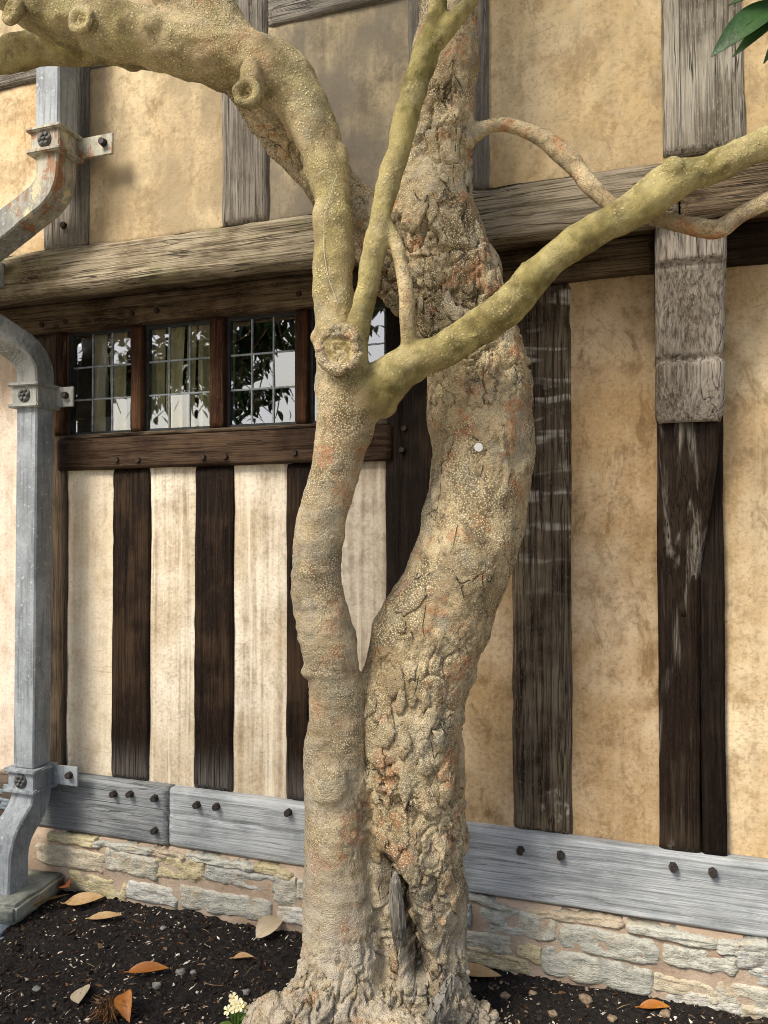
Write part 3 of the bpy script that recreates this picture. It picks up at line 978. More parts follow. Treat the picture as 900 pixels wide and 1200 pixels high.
def stone(x0, x1, z0, z1, rng, proud):
    nu, nv_ = 22, 10
    v, f = [], []
    cx, cz, hx, hz = (x0 + x1) / 2, (z0 + z1) / 2, (x1 - x0) / 2, (z1 - z0) / 2
    o = rng.random() * 50
    uu, vv = np.meshgrid(np.linspace(-1, 1, nu + 1), np.linspace(-1, 1, nv_ + 1))
    uu, vv = uu.ravel(), vv.ravel()
    P = np.stack([cx + uu * hx, 0 * uu, cz + vv * hz], 1)
    e = np.maximum(np.abs(uu) ** (2 + 4 * hx / hz * .5), np.abs(vv) ** 4)
    # outline irregularity
    sh = 1 - .06 * (np.abs(uu) * np.abs(vv)) ** 2
    tilt = rng.normal() * .012
    P[:, 0] = cx + uu * hx * sh + (pn(P, 30, o) * .005 + pn(P, 80, o) * .003) * np.abs(uu)
    P[:, 2] = cz + vv * hz * sh + (pn(P, 9, o + 9) * .005 + pn(P, 40, o + 9) * .004 + pn(P, 90, o) * .002) * np.abs(vv) ** 2 + tilt * uu * .5
    chipc = np.clip(pn(P, 18, o + 40) - .1, 0, 1) * .02
    P[:, 1] = -.078 - proud + e ** 6 * .006 + fbm(P, 14, 4, o) * .005 + pn(P * (1, 1, 3), 34, o + 2) * .005 + chipc
    v = list(P)
    ring = [i for i in range(nu + 1)] + [j * (nu + 1) + nu for j in range(1, nv_ + 1)] + [nv_ * (nu + 1) + i for i in range(nu - 1, -1, -1)] + [j * (nu + 1) for j in range(nv_ - 1, 0, -1)]
    for j in range(nv_):
        for i in range(nu):
            a = j * (nu + 1) + i
            f.append((a, a + 1, a + nu + 2, a + nu + 1))
    n = len(v); m = len(ring)
    for k in ring:
        v.append((P[k, 0], -.04, P[k, 2]))
    for k in range(m):
        f.append((ring[(k + 1) % m], ring[k], n + k, n + (k + 1) % m))
    f.append(tuple(n + k for k in range(m)))
    return link_mesh('stone', fixn(mesh_py('stone', v, f)), M['stone'], plinth)
rs = np.random.default_rng(5)
for a, b, c, d in STONES:
    if d - c < .034: c, d = (c + d) / 2 - .017, (c + d) / 2 + .017
    a, b, c, d = a - .007, b + .007, c - .012, d + .013
    stone(a, b, max(c, -.02), min(d, .262), rs, rs.uniform(.003, .010))
# the stretch of plinth behind the trunk and out to both sides
for row, (c, d) in enumerate(((.03, .10), (.11, .175), (.185, .255))):
    x = -1.12 + .07 * row
    while x < -.66:
        w_ = rs.uniform(.12, .24)
        stone(x, min(x + w_, -.64), c, d, rs, rs.uniform(.002, .014)); x += w_ + .02
    x = .46
    while x < 1.1:
        w_ = rs.uniform(.18, .3)
        stone(x, x + w_, c, d, rs, rs.uniform(.002, .014)); x += w_ + .02
    x = -3.3
    while x < -2.6:
        w_ = rs.uniform(.18, .28)
        stone(x, x + w_, c, d, rs, rs.uniform(.002, .014)); x += w_ + .02
for k, (c, d) in enumerate(((.27, .32), (.325, .375), (.38, .43))):
    s_ = stone(-2.95 + .03 * k, -2.47, c, d, rs, .0); s_.data.materials[0] = M['slate']
panelx = box_obj('mortar_bed', -3.4, -2.43, -.074, .04, .262, .438, M['core'], house, .003)

# ================================================================== DRAINPIPE
pipe = empty('drainpipe', (-2.312, -.155, .16), 'square grey lead drainpipe with rosette collars running down the house wall', 'drainpipe')

def arc_path(pts, rads, step=.02):
    P = [Vector(p) for p in pts]
    out = [P[0]]
    for i in range(1, len(P) - 1):
        a = (P[i - 1] - P[i]).normalized(); b = (P[i + 1] - P[i]).normalized()
        r = rads[i - 1]
        p0, p1 = P[i] + a * r, P[i] + b * r
        for k in range(9):
            t = k / 8
            out.append(p0 * (1 - t) ** 2 + P[i] * 2 * t * (1 - t) + p1 * t * t)
    out.append(P[-1])
    return out

def sweep_rect(name, path_, w, d, side, mat, parent, scales=None):
    """square section; 'side' is the direction kept as the section's first axis"""
    v, f = [], []
    ch = .006
    sec = [(-w / 2 + ch, -d / 2), (w / 2 - ch, -d / 2), (w / 2, -d / 2 + ch), (w / 2, d / 2 - ch), (w / 2 - ch, d / 2), (-w / 2 + ch, d / 2), (-w / 2, d / 2 - ch), (-w / 2, -d / 2 + ch)]
    m = len(sec)
    for i, p in enumerate(path_):
        t = (path_[min(i + 1, len(path_) - 1)] - path_[max(i - 1, 0)]).normalized()
        s_ = Vector(side); s_ = (s_ - t * s_.dot(t)).normalized()
        u = t.cross(s_)
        k = scales[i] if scales else 1.0
        for a, b in sec:
            v.append(p + s_ * a * k + u * b * k)
    for i in range(len(path_) - 1):
        for k in range(m):
            a, b = i * m + k, i * m + (k + 1) % m
            f.append((a, b, b + m, a + m))
    f.append(tuple(range(m))); f.append(tuple((len(path_) - 1) * m + k for k in range(m)))
    return link_mesh(name, fixn(mesh_py(name, v, f)), mat, parent, False)

UX, UY = -1.997, -.400
LX, LY = -2.312, -.155
sweep_rect('pipe', [Vector((UX, UY, 4.3)), Vector((UX, UY, 3.5)), Vector((UX, UY, 2.86))], .104, .10, (1, 0, 0), M['lead'], pipe)
tag(sweep_rect('elbow', arc_path([(UX, UY, 2.86), (UX, UY, 2.705), (-2.155, UY, 2.625)], [.07]), .100, .096, (0, 1, 0), M['lead_rust'], pipe), 'rust-stained pale elbow of the drainpipe')
sweep_rect('pipe', arc_path([(-2.150, UY, 2.6276), (-2.50, UY, 2.45), (-2.505, UY + .02, 2.375), (-2.43, -.305, 2.293)], [.05, .04]), .101, .097, (1, 0, 0), M['lead_dull'], pipe)
sweep_rect('elbow', arc_path([(-2.455, -.335, 2.318), (LX, LY, 2.185), (LX, LY, 2.0)], [.085]), .103, .10, (1, 0, 0), M['lead_dull'], pipe)
sweep_rect('pipe', [Vector((LX, LY, 2.03)), Vector((LX, LY, 1.3)), Vector((LX, LY, .56))], .102, .095, (1, 0, 0), M['lead'], pipe)
sweep_rect('shoe', arc_path([(LX, LY, .53), (LX, LY, .41), (LX - .015, LY - .10, .30), (LX - .015, LY - .105, .115)], [.06, .07]), .112, .10, (1, 0, 0), M['lead'], pipe)

def collar(x, y, z0, z1, w, d, mat, earx, eary, ears=1):
    bm = bmesh.new()
    add_box(bm, x - w / 2, x + w / 2, y - d / 2, y + d / 2, z0, z1, .003)
    add_box(bm, x - w / 2 - .012, x + w / 2 + .012, y - d / 2 - .012, y + d / 2 + .004, z0 - .012, z0 + .004, .004)
    add_box(bm, x - w / 2 - .014, x + w / 2 + .014, y - d / 2 - .014, y + d / 2 + .004, z1 - .003, z1 + .012, .004)
    c = bm_obj('collar', bm, mat, pipe)
    e = box_obj('wall_bracket', x + w / 2 - .01, earx, eary - .005, eary + .004, z0 + .0, z1 + .006, mat, pipe, .002)
    bolt('bolt', earx - .035, eary - .014, (z0 + z1) / 2 + .008, .015, .02, pipe, M['bolt'], 8)
    # rosette
    bm = bmesh.new()
    zc = (z0 + z1) / 2
    yf = y - d / 2 - .002
    RX = Matrix.Rotation(R(90), 4, 'X')
    bmesh.ops.create_cone(bm, cap_ends=True, segments=20, radius1=.030, radius2=.027, depth=.006, matrix=Matrix.Translation((x, yf, zc)) @ RX)
    for k in range(6):
        a = k * math.pi / 3
        bmesh.ops.create_icosphere(bm, subdivisions=1, radius=.0105, matrix=Matrix.Translation((x + .0175 * math.cos(a), yf - .003, zc + .0175 * math.sin(a))) @ Matrix.Diagonal((1, .6, 1, 1)))
    bmesh.ops.create_icosphere(bm, subdivisions=1, radius=.008, matrix=Matrix.Translation((x, yf - .005, zc)) @ Matrix.Diagonal((1, .7, 1, 1)))
    bm_obj('rosette', bm, M['rosette'], c, True)
collar(UX, UY, 2.835, 2.905, .125, .115, M['lead_rust'], -1.79, -.352)
collar(LX, LY, 1.985, 2.06, .124, .115, M['lead_dull'], -2.165, -.105)
collar(LX, LY, .475, .545, .128, .115, M['lead'], -2.13, -.105)

# drain slab and slate under the shoe
def rough_slab(name, x0, x1, y0, y1, z0, z1, mat, label, cat, amp=.006, rotz=0):
    bm = bmesh.new()
    add_box(bm, x0, x1, y0, y1, z0, z1, .012)
    bmesh.ops.subdivide_edges(bm, edges=bm.edges[:], cuts=3, use_grid_fill=True)
    P = np.array([v.co for v in bm.verts])
    off = np.stack([fbm(P, 9, 3, k * 9.0) for k in range(3)], 1) * amp
    cx, cy = (x0 + x1) / 2, (y0 + y1) / 2
    Rz = Matrix.Translation((cx, cy, 0)) @ Matrix.Rotation(rotz, 4, 'Z') @ Matrix.Translation((-cx, -cy, 0))
    for v, d in zip(bm.verts, off): v.co = Rz @ (v.co + Vector(d))
    return tag(bm_obj(name, bm, mat, None, True), label, cat)
rough_slab('drain_slab', -2.62, -2.19, -.40, -.10, .045, .118, M['slab'], 'mossy stone slab under the foot of the drainpipe', 'slab', .008, .12)
rough_slab('slate_piece', -2.45, -2.20, -.47, -.20, .012, .046, M['slate'], 'dark blue-grey slate lying beneath the stone slab', 'slate', .004, .2)

# ================================================================== TREE
TUBES = {
  'trunk': ((0.03, 0.15, 1.0), [(-0.639, -0.401, -0.293, 0.2645), (-0.638, -0.406, -0.067, 0.2116), (-0.637, -0.409, 0.085, 0.1663), (-0.64, -0.414, 0.286, 0.1461), (-0.647, -0.443, 0.546, 0.1498), (-0.647, -0.459, 0.799, 0.1517), (-0.649, -0.463, 0.973, 0.1541), (-0.622, -0.447, 1.133, 0.1598), (-0.553, -0.416, 1.295, 0.158), (-0.5, -0.412, 1.42, 0.1523), (-0.471, -0.404, 1.545, 0.1473), (-0.453, -0.402, 1.695, 0.1498), (-0.45, -0.414, 1.843, 0.1517), (-0.463, -0.422, 1.992, 0.1442), (-0.493, -0.434, 2.104, 0.1442), (-0.53, -0.449, 2.216, 0.1492), (-0.567, -0.464, 2.34, 0.1417), (-0.582, -0.482, 2.436, 0.1287), (-0.57, -0.491, 2.53, 0.1084), (-0.546, -0.495, 2.648, 0.0932), (-0.535, -0.505, 2.765, 0.0903), (-0.525, -0.504, 2.887, 0.0903), (-0.52, -0.505, 3.009, 0.0903), (-0.505, -0.504, 3.204, 0.0879), (-0.484, -0.506, 3.619, 0.0733), (-0.425, -0.546, 3.977, 0.0477)]),
  'stem': ((0.06, 0.4, 0.35), [(-0.844, -0.546, -0.238, 0.232), (-0.84, -0.549, -0.018, 0.2075), (-0.83, -0.549, 0.128, 0.1612), (-0.829, -0.552, 0.275, 0.1221), (-0.828, -0.555, 0.446, 0.105), (-0.839, -0.561, 0.568, 0.0952), (-0.836, -0.573, 0.693, 0.0899), (-0.838, -0.577, 0.815, 0.0875), (-0.829, -0.587, 0.939, 0.0798), (-0.826, -0.599, 1.062, 0.0795), (-0.834, -0.625, 1.15, 0.0811), (-0.85, -0.642, 1.234, 0.0784), (-0.861, -0.659, 1.33, 0.0709), (-0.854, -0.669, 1.425, 0.0659), (-0.834, -0.675, 1.542, 0.0656), (-0.803, -0.677, 1.635, 0.0676), (-0.779, -0.681, 1.727, 0.0719), (-0.759, -0.687, 1.819, 0.0785), (-0.763, -0.69, 1.888, 0.0831)]),
  'branch_a': ((0.55, 1, 0.3), [(-0.763, -0.69, 1.876, 0.0785), (-0.776, -0.707, 1.978, 0.0689), (-0.786, -0.712, 2.07, 0.0597), (-0.79, -0.716, 2.162, 0.0551), (-0.787, -0.717, 2.254, 0.0551), (-0.787, -0.718, 2.345, 0.0551), (-0.801, -0.715, 2.442, 0.0577), (-0.828, -0.715, 2.539, 0.0626), (-0.869, -0.721, 2.637, 0.0723), (-0.931, -0.743, 2.719, 0.0839), (-1.014, -0.773, 2.766, 0.0839), (-1.107, -0.805, 2.796, 0.0792), (-1.217, -0.842, 2.824, 0.0746), (-1.327, -0.88, 2.852, 0.0746), (-1.437, -0.918, 2.882, 0.0746), (-1.547, -0.956, 2.919, 0.0629), (-1.646, -0.991, 2.971, 0.0559), (-1.789, -1.041, 3.034, 0.0513), (-1.987, -1.11, 3.15, 0.028)]),
  'limb_f': ((0.02, 0.4, 0.9), [(-0.599, -0.462, 2.207, 0.1124), (-0.708, -0.49, 2.323, 0.1003), (-0.794, -0.511, 2.415, 0.0831), (-0.861, -0.546, 2.486, 0.0727), (-0.951, -0.589, 2.599, 0.0674), (-1.003, -0.661, 2.679, 0.0684), (-1.038, -0.738, 2.754, 0.0713)]),
  'limb_g': ((0.3, 0.8, 0.7), [(-1.034, -0.769, 2.772, 0.0843), (-1.117, -0.788, 2.872, 0.0941), (-1.172, -0.809, 2.954, 0.0988), (-1.216, -0.826, 3.072, 0.0941), (-1.248, -0.842, 3.283, 0.08), (-1.234, -0.865, 3.593, 0.0466)]),
  'branch_h': ((0.75, 0.25, 0.1), [(-1.184, -0.789, 2.797, 0.0285), (-1.338, -0.789, 2.837, 0.0292), (-1.48, -0.795, 2.876, 0.0347), (-1.6, -0.815, 2.901, 0.04), (-1.671, -0.829, 2.907, 0.0451), (-1.733, -0.85, 2.892, 0.0527), (-1.785, -0.867, 2.877, 0.0426), (-1.919, -0.922, 2.848, 0.04), (-2.085, -1.031, 2.838, 0.0244)]),
  'branch_b': ((0.8, 0.35, 0.05), [(-0.752, -0.685, 1.819, 0.0693), (-0.697, -0.688, 1.857, 0.0663), (-0.641, -0.691, 1.892, 0.0589), (-0.56, -0.686, 1.944, 0.0516), (-0.491, -0.684, 1.966, 0.0466), (-0.403, -0.676, 2.012, 0.0461), (-0.314, -0.679, 2.069, 0.0476), (-0.261, -0.673, 2.131, 0.0452), (-0.209, -0.667, 2.175, 0.0407), (-0.105, -0.665, 2.234, 0.0401), (-0.005, -0.653, 2.289, 0.0438), (0.064, -0.652, 2.332, 0.0454), (0.151, -0.644, 2.358, 0.0388), (0.226, -0.641, 2.385, 0.0384), (0.318, -0.631, 2.415, 0.04), (0.457, -0.638, 2.487, 0.033), (0.588, -0.649, 2.591, 0.0189)]),
  'branch_c': ((0.8, 0.35, 0.05), [(-0.729, -0.732, 1.924, 0.036), (-0.705, -0.747, 2.009, 0.029), (-0.686, -0.753, 2.084, 0.0266), (-0.67, -0.759, 2.147, 0.0287), (-0.651, -0.765, 2.221, 0.0286), (-0.63, -0.76, 2.331, 0.0308), (-0.602, -0.753, 2.441, 0.0308), (-0.576, -0.747, 2.55, 0.0308), (-0.548, -0.739, 2.66, 0.033), (-0.523, -0.732, 2.726, 0.033), (-0.497, -0.736, 2.807, 0.0262), (-0.477, -0.752, 2.881, 0.0238), (-0.429, -0.792, 3.056, 0.0169)]),
  'branch_c2': ((0.9, 0.1, 0.05), [(-0.536, -0.736, 2.693, 0.0198), (-0.495, -0.734, 2.746, 0.0219), (-0.455, -0.732, 2.79, 0.0218), (-0.391, -0.722, 2.859, 0.0195), (-0.26, -0.733, 2.972, 0.0127)]),
  'branch_d': ((0.4, 0.2, 0.1), [(-0.573, -0.69, 1.933, 0.0314), (-0.575, -0.713, 1.984, 0.0244), (-0.576, -0.725, 2.037, 0.0221), (-0.577, -0.737, 2.1, 0.022), (-0.589, -0.743, 2.177, 0.0209), (-0.605, -0.75, 2.243, 0.0187), (-0.626, -0.758, 2.298, 0.0176)]),
  'branch_e': ((0.12, 0, 0.1), [(-0.514, -0.494, 2.582, 0.0488), (-0.462, -0.477, 2.623, 0.0293), (-0.4, -0.467, 2.645, 0.0219), (-0.335, -0.466, 2.63, 0.0217), (-0.251, -0.478, 2.571, 0.0236), (-0.181, -0.485, 2.498, 0.0233), (-0.135, -0.51, 2.421, 0.0229), (-0.08, -0.532, 2.352, 0.0224), (-0.016, -0.552, 2.309, 0.0209), (0.056, -0.558, 2.279, 0.0216), (0.116, -0.559, 2.256, 0.0214), (0.179, -0.558, 2.242, 0.0201), (0.228, -0.574, 2.264, 0.0188), (0.315, -0.588, 2.301, 0.0184), (0.431, -0.592, 2.375, 0.012)]),
  'root1': ((0, 0.1, 1.0), [(-0.78, -0.544, 0.207, 0.0972), (-0.871, -0.638, 0.184, 0.0851), (-0.914, -0.736, 0.142, 0.0774), (-0.956, -0.823, 0.068, 0.0659)]),
  'root2': ((0, 0.1, 1.0), [(-0.565, -0.406, 0.097, 0.0874), (-0.461, -0.421, -0.006, 0.0977), (-0.383, -0.445, -0.103, 0.0716)]),
  'root3': ((0, 0.1, 1.0), [(-0.731, -0.537, 0.141, 0.0968), (-0.688, -0.658, 0.085, 0.1024), (-0.676, -0.757, -0.04, 0.0866)]),
}

def catmull(pts, step):
    P = np.array(pts, float)
    P = np.vstack([2 * P[0] - P[1], P, 2 * P[-1] - P[-2]])
    out = []
    for i in range(1, len(P) - 2):
        L = np.linalg.norm(P[i + 1, :3] - P[i, :3])
        n = max(2, int(L / step))
        for k in range(n):
            t = k / n
            out.append(.5 * (2 * P[i] + (P[i + 1] - P[i - 1]) * t + (2 * P[i - 1] - 5 * P[i] + 4 * P[i + 1] - P[i + 2]) * t * t + (3 * P[i] - P[i - 1] - 3 * P[i + 1] + P[i + 2]) * t ** 3))
    out.append(P[-2])
    return np.array(out)

VX = .0050
tv, tf, samp, sampP, sampL = [], [], [], [], []
names = list(TUBES)
for ti, k in enumerate(names):
    par_, pts = TUBES[k]
    C = catmull(pts, .018)
    C[:, 3] = np.maximum(C[:, 3], .006)
    if k[0] == 'b':
        C[:, 3] *= 1 + .09 * pn(np.stack([np.arange(len(C)) * .21, np.zeros(len(C)), np.full(len(C), ti * 3.7)], 1)) + .04 * pn(np.stack([np.arange(len(C)) * .6, np.zeros(len(C)), np.full(len(C), ti * 5.7)], 1))
    v, f = tube_mesh([c[:3] for c in C], list(C[:, 3]), 20)
    o = len(tv)
    tv += v; tf += [tuple(i + o for i in q) for q in f]
    samp.append(C); sampL += [ti] * len(C)
    pr = np.tile(np.array(par_), (len(C), 1))
    sampP.append(pr)
samp = np.vstack(samp); sampP = np.vstack(sampP); sampL = np.array(sampL)

def blob(c, r, sq=(1, 1, 1)):
    bm_ = bmesh.new()
    bmesh.ops.create_icosphere(bm_, subdivisions=3, radius=r, matrix=Matrix.Translation(c) @ Matrix.Diagonal((*sq, 1)))
    o = len(tv)
    bm_.verts.ensure_lookup_table()
    for v_ in bm_.verts: tv.append(v_.co.copy())
    for f_ in bm_.faces: tf.append(tuple(v_.index + o for v_ in f_.verts))
    bm_.free()

def ring(c, nrm, r, t):
    n = Vector(nrm).normalized(); u = n.orthogonal().normalized(); w = n.cross(u)
    o = len(tv)
    for i in range(24):
        a = 2 * math.pi * i / 24
        d = u * math.cos(a) + w * math.sin(a)
        for j in range(10):
            b = 2 * math.pi * j / 10
            tv.append(Vector(c) + d * (r + t * math.cos(b)) + n * t * math.sin(b))
    for i in range(24):
        for j in range(10):
            tf.append((o + i * 10 + j, o + i * 10 + (j + 1) % 10, o + ((i + 1) % 24) * 10 + (j + 1) % 10, o + ((i + 1) % 24) * 10 + j))
CAMV = Vector((.2, -.95, 0))
ring((-.742, -.792, 1.955), (.12, -1, -.05), .050, .013)
blob((-.742, -.764, 1.955), .050, (1, .55, 1))
blob((-.822, -.735, 2.010), .026)
blob((-.825, -.650, .800), .055, (1, .75, 1.35))
blob((-.86, -.668, 1.20), .040, (1, .8, 1.5))
blob((-.88, -.655, 1.10), .028)
ring((-.966, -.872, 2.622), (.1, -1, -.1), .026, .015)
blob((-.966, -.835, 2.665), .040, (.8, 1, 1.6))
ring((-1.575, -1.035, 2.862), (-.1, -1, .1), .026, .013)
ring((-1.39, -.990, 2.828), (.0, -1, .1), .028, .012)
blob((.070, -.690, 2.352), .022, (1.2, 1, 1.1))
blob((-.95, -.72, .12), .09, (1.1, 1, 1.3)); blob((-1.0, -.80, .06), .08); blob((-.60, -.66, .12), .10)
me = mesh_py('tree_source', tv, tf)
src = bpy.data.objects.new('tree_source', me)
COL.objects.link(src)
rm = src.modifiers.new('r', 'REMESH'); rm.mode = 'VOXEL'; rm.voxel_size = VX
smm = src.modifiers.new('s', 'SMOOTH'); smm.iterations = 7; smm.factor = .5
dg = bpy.context.evaluated_depsgraph_get()
ev = src.evaluated_get(dg)
em = ev.to_mesh()
nv = len(em.vertices)
V = np.empty(nv * 3, np.float32); em.vertices.foreach_get('co', V); V = V.reshape(-1, 3).astype(float)
NN = np.empty(nv * 3, np.float32); em.vertices.foreach_get('normal', NN); NN = NN.reshape(-1, 3).astype(float)
nf = len(em.polygons)
FI = np.empty(nf * 4, np.int32)
loops_ok = len(em.loops) == nf * 4
if loops_ok:
    em.loops.foreach_get('vertex_index', FI)
    FI = FI.reshape(-1, 4)
ev.to_mesh_clear()
bpy.data.objects.remove(src)
bpy.data.meshes.remove(me)

LAB = np.empty(nv, int); PRM = np.empty((nv, 3))
S3 = samp[:, :3].astype(np.float32); SR = samp[:, 3].astype(np.float32)
s2 = (S3 ** 2).sum(1)
for i in range(0, nv, 20000):
    v = V[i:i + 20000].astype(np.float32)
    d = np.sqrt(np.maximum((v ** 2).sum(1)[:, None] + s2[None] - 2 * v @ S3.T, 1e-8)) - SR[None]
    LAB[i:i + 20000] = sampL[d.argmin(1)]
    w = np.exp(-np.clip((d - d.min(1)[:, None]) / .022, 0, 30))
    PRM[i:i + 20000] = (w @ sampP.astype(np.float32)) / w.sum(1)[:, None]
green, dots, rug = PRM.T
z = V[:, 2]
dk = sstep(.085, .05, np.linalg.norm(V - np.array([-.742, -.80, 1.955]), axis=1))
green = green * (1 - .6 * dk)
dots = dots * (1 - .5 * dk)
rug = rug + .5 * dk
pale = .2 * dk + sstep(.75, .2, z) * .9 + .5 * sstep(1.9, 1.4, z) * (LAB == names.index('stem')) * (.45 + .55 * sstep(-.82, -.90, V[:, 0]))  # stem's left side painted paler, as the light catches it there
# zones of the big trunk: crusty below 1.15 m and between 1.75 and 2.6 m, pebbly between
crust = np.clip(sstep(1.30, 1.0, z) + sstep(1.75, 2.0, z) * sstep(2.9, 2.55, z), .12, 1) * sstep(.3, .8, rug)
base = sstep(.42, .18, z)
q = V + np.stack([fbm(V, 9, 2, 3), fbm(V, 9, 2, 30), fbm(V, 9, 2, 60)], 1) * .035
f1, f2, cid = worley(q * (1, 1, .62), 15)
edge = f2 - f1
g1, g2, cid2 = worley(q * (1, 1, .8), 38, 5.5)
edge2 = g2 - g1
plate = .55 * cid + .45 * cid2
disp = fbm(V, 5, 2) * .012 * (.35 + .65 * rug) + fbm(V, 14, 2, 8) * .006 * (.3 + .7 * rug)
patch = sstep(-.15, .25, fbm(V, 4, 2, 77))
disp += crust * (.15 + .85 * patch) * ((cid - .5) * .015 - sstep(.11, .0, edge) * .016 + patch * ((cid2 - .5) * .007 - sstep(.14, 0, edge2) * .005))
rid = 1 - np.abs(fbm(V * (1, 1, .3) + pn(V, 6, 2)[:, None] * .02, 16, 3, 4))
disp += base * ((cid - .5) * .008 - sstep(.12, 0, edge) * .010 - sstep(.86, 1.0, rid) * .020 + (cid2 - .5) * .005)
peb = fbm(V, 75, 2, 12)
disp += peb * (.0006 + .0010 * rug)
h1, h2, hid = worley(V, 70, 2.2)
disp += sstep(.5, .1, h1) * .0009 * (.25 + rug * .75)
# stem: faint rings and swellings
st = sstep(.25, .4, rug) * sstep(.6, .45, rug)
disp += st * (pn(V * (1, 1, 5), 9, 3) * .0035)
# green limbs: soft lumps and creases across
gl = sstep(.3, .6, green)
k1, k2, kid = worley(V, 8.5, 3.3)
disp += gl * sstep(.30, .08, k1) * (kid > .45) * .010
disp += gl * (fbm(V, 9, 2, 15) * .007 + pn(V, 22, 5) * .003 + sstep(.72, .9, pn(V, 30, 9)) * .004)
# hollow between the two stems, near the ground
cav = np.array([[-.690, -.595, .57], [-.672, -.588, .52], [-.648, -.577, .46], [-.622, -.566, .366], [-.60, -.559, .27]])
cc = catmull(np.hstack([cav, np.zeros((5, 1))]), .015)[:, :3]
dc = np.full(nv, 9.0)
for c in cc: dc = np.minimum(dc, np.hypot(np.hypot(V[:, 0] - c[0], V[:, 2] - c[2]), .35 * np.abs(V[:, 1] - c[1])))
front = sstep(.1, -.4, NN[:, 1])
rot = front * sstep(.042, .020, dc + pn(V, 25, 4) * .016 + pn(V, 60, 9) * .006)  # mask for the darker colour, along the same line as the hollow
disp -= front * sstep(.050, .016, dc + pn(V, 25, 4) * .014) * .085 * sstep(.62, .50, V[:, 2])
V2 = V + NN * disp[:, None]

tree = empty('magnolia_tree', (-.72, -.62, .03), 'old tree of two fused leaning trunks with green-filmed boughs, in front of the house', 'tree')
full = mesh_py('tmp', V2, FI)
fn = np.empty(nv * 3, np.float32); full.vertices.foreach_get('normal', fn); fn = fn.reshape(-1, 3)
bpy.data.meshes.remove(full)
flab = LAB[FI[:, 0]]
merge = {'root1': 'stem', 'root2': 'trunk', 'root3': 'stem', 'branch_c2': 'branch_c'}
gid = np.array([names.index(merge.get(n, n)) for n in names])
flab = gid[flab]
partname = lambda n: n if n in ('trunk', 'stem') else ('bough' if n.startswith('limb') else 'branch')
plabel = {'stem': 'slimmer second trunk with a smooth pale bark', 'branch_b': 'yellow-green branch sweeping out over the bracket', 'branch_e': 'thin bare brown branch',
          'branch_a': 'green dotted branch arching to the thick bough'}
parts = {}
for gi_ in np.unique(flab):
    n = names[gi_]
    fsel = FI[flab == gi_]
    u, inv = np.unique(fsel, return_inverse=True)
    me = bpy.data.meshes.new(partname(n))
    me.vertices.add(len(u)); me.vertices.foreach_set('co', V2[u].astype(np.float32).ravel())
    fl = inv.reshape(-1, 4)
    me.loops.add(fl.size); me.loops.foreach_set('vertex_index', fl.ravel().astype(np.int32))
    me.polygons.add(len(fl)); me.polygons.foreach_set('loop_start', np.arange(0, fl.size, 4, dtype=np.int32))
    me.update(calc_edges=True)
    for an, arr in (('green', green), ('dots', dots), ('rugged', rug), ('pale', pale), ('plate', plate), ('rot', rot)):
        at = me.attributes.new(an, 'FLOAT', 'POINT')
        at.data.foreach_set('value', arr[u].astype(np.float32))
    o = link_mesh(partname(n), me, M['bark'], tree)
    me.normals_split_custom_set_from_vertices([tuple(x) for x in fn[u]])
    if n in plabel: o['label'] = plabel[n]
    parts[n] = o
trunk = parts['trunk']
bvh = BVHTree.FromPolygons([tuple(x) for x in V2], [tuple(x) for x in FI])

# healed pruning cuts: a pale face with growth rings and a small rotten heart
def knot(c, nrm, r, parent, label=None):
    n = Vector(nrm).normalized(); u = n.orthogonal().normalized(); w = n.cross(u)
    v, f = [], []
    prof = [(0, -.5), (.10, -.42), (.17, -.05), (.26, .02), (.36, -.06), (.47, .03), (.58, -.05), (.70, .02), (.82, -.02), (.93, .03), (1.0, -.1)]
    K = 28
    for i, (rr_, h_) in enumerate(prof):
        for k_ in range(K):
            a_ = 2 * math.pi * k_ / K
            wb = 1 + .10 * math.sin(a_ * 2 + r * 90) + .05 * math.sin(a_ * 5 + i)
            v.append(Vector(c) + (u * math.cos(a_) + w * math.sin(a_)) * (rr_ * r * wb) + n * (h_ * r * .28 + .003 * math.sin(a_ * 3 + i * 1.7)))
    for i in range(len(prof) - 1):
        for k_ in range(K):
            k2 = (k_ + 1) % K
            f.append((i * K + k_, (i + 1) * K + k_, (i + 1) * K + k2, i * K + k2))
    me = fixn(mesh_py('knot', v, f))
    o_ = link_mesh('knot', me, M['cutwood'], parent)
    if label: o_['label'] = label
    return o_
knot((-.7437, -.796, 1.955), (.12, -1, -.05), .050, parts['stem'], 'round pale healed pruning cut with a dark heart')
knot((-.967, -.871, 2.622), (.1, -1, -.1), .026, parts['branch_a'])
knot((-1.576, -1.041, 2.862), (-.1, -1, .1), .026, parts['branch_a'])
knot((-1.39, -.993, 2.829), (0, -1, .1), .028, parts['branch_a'])
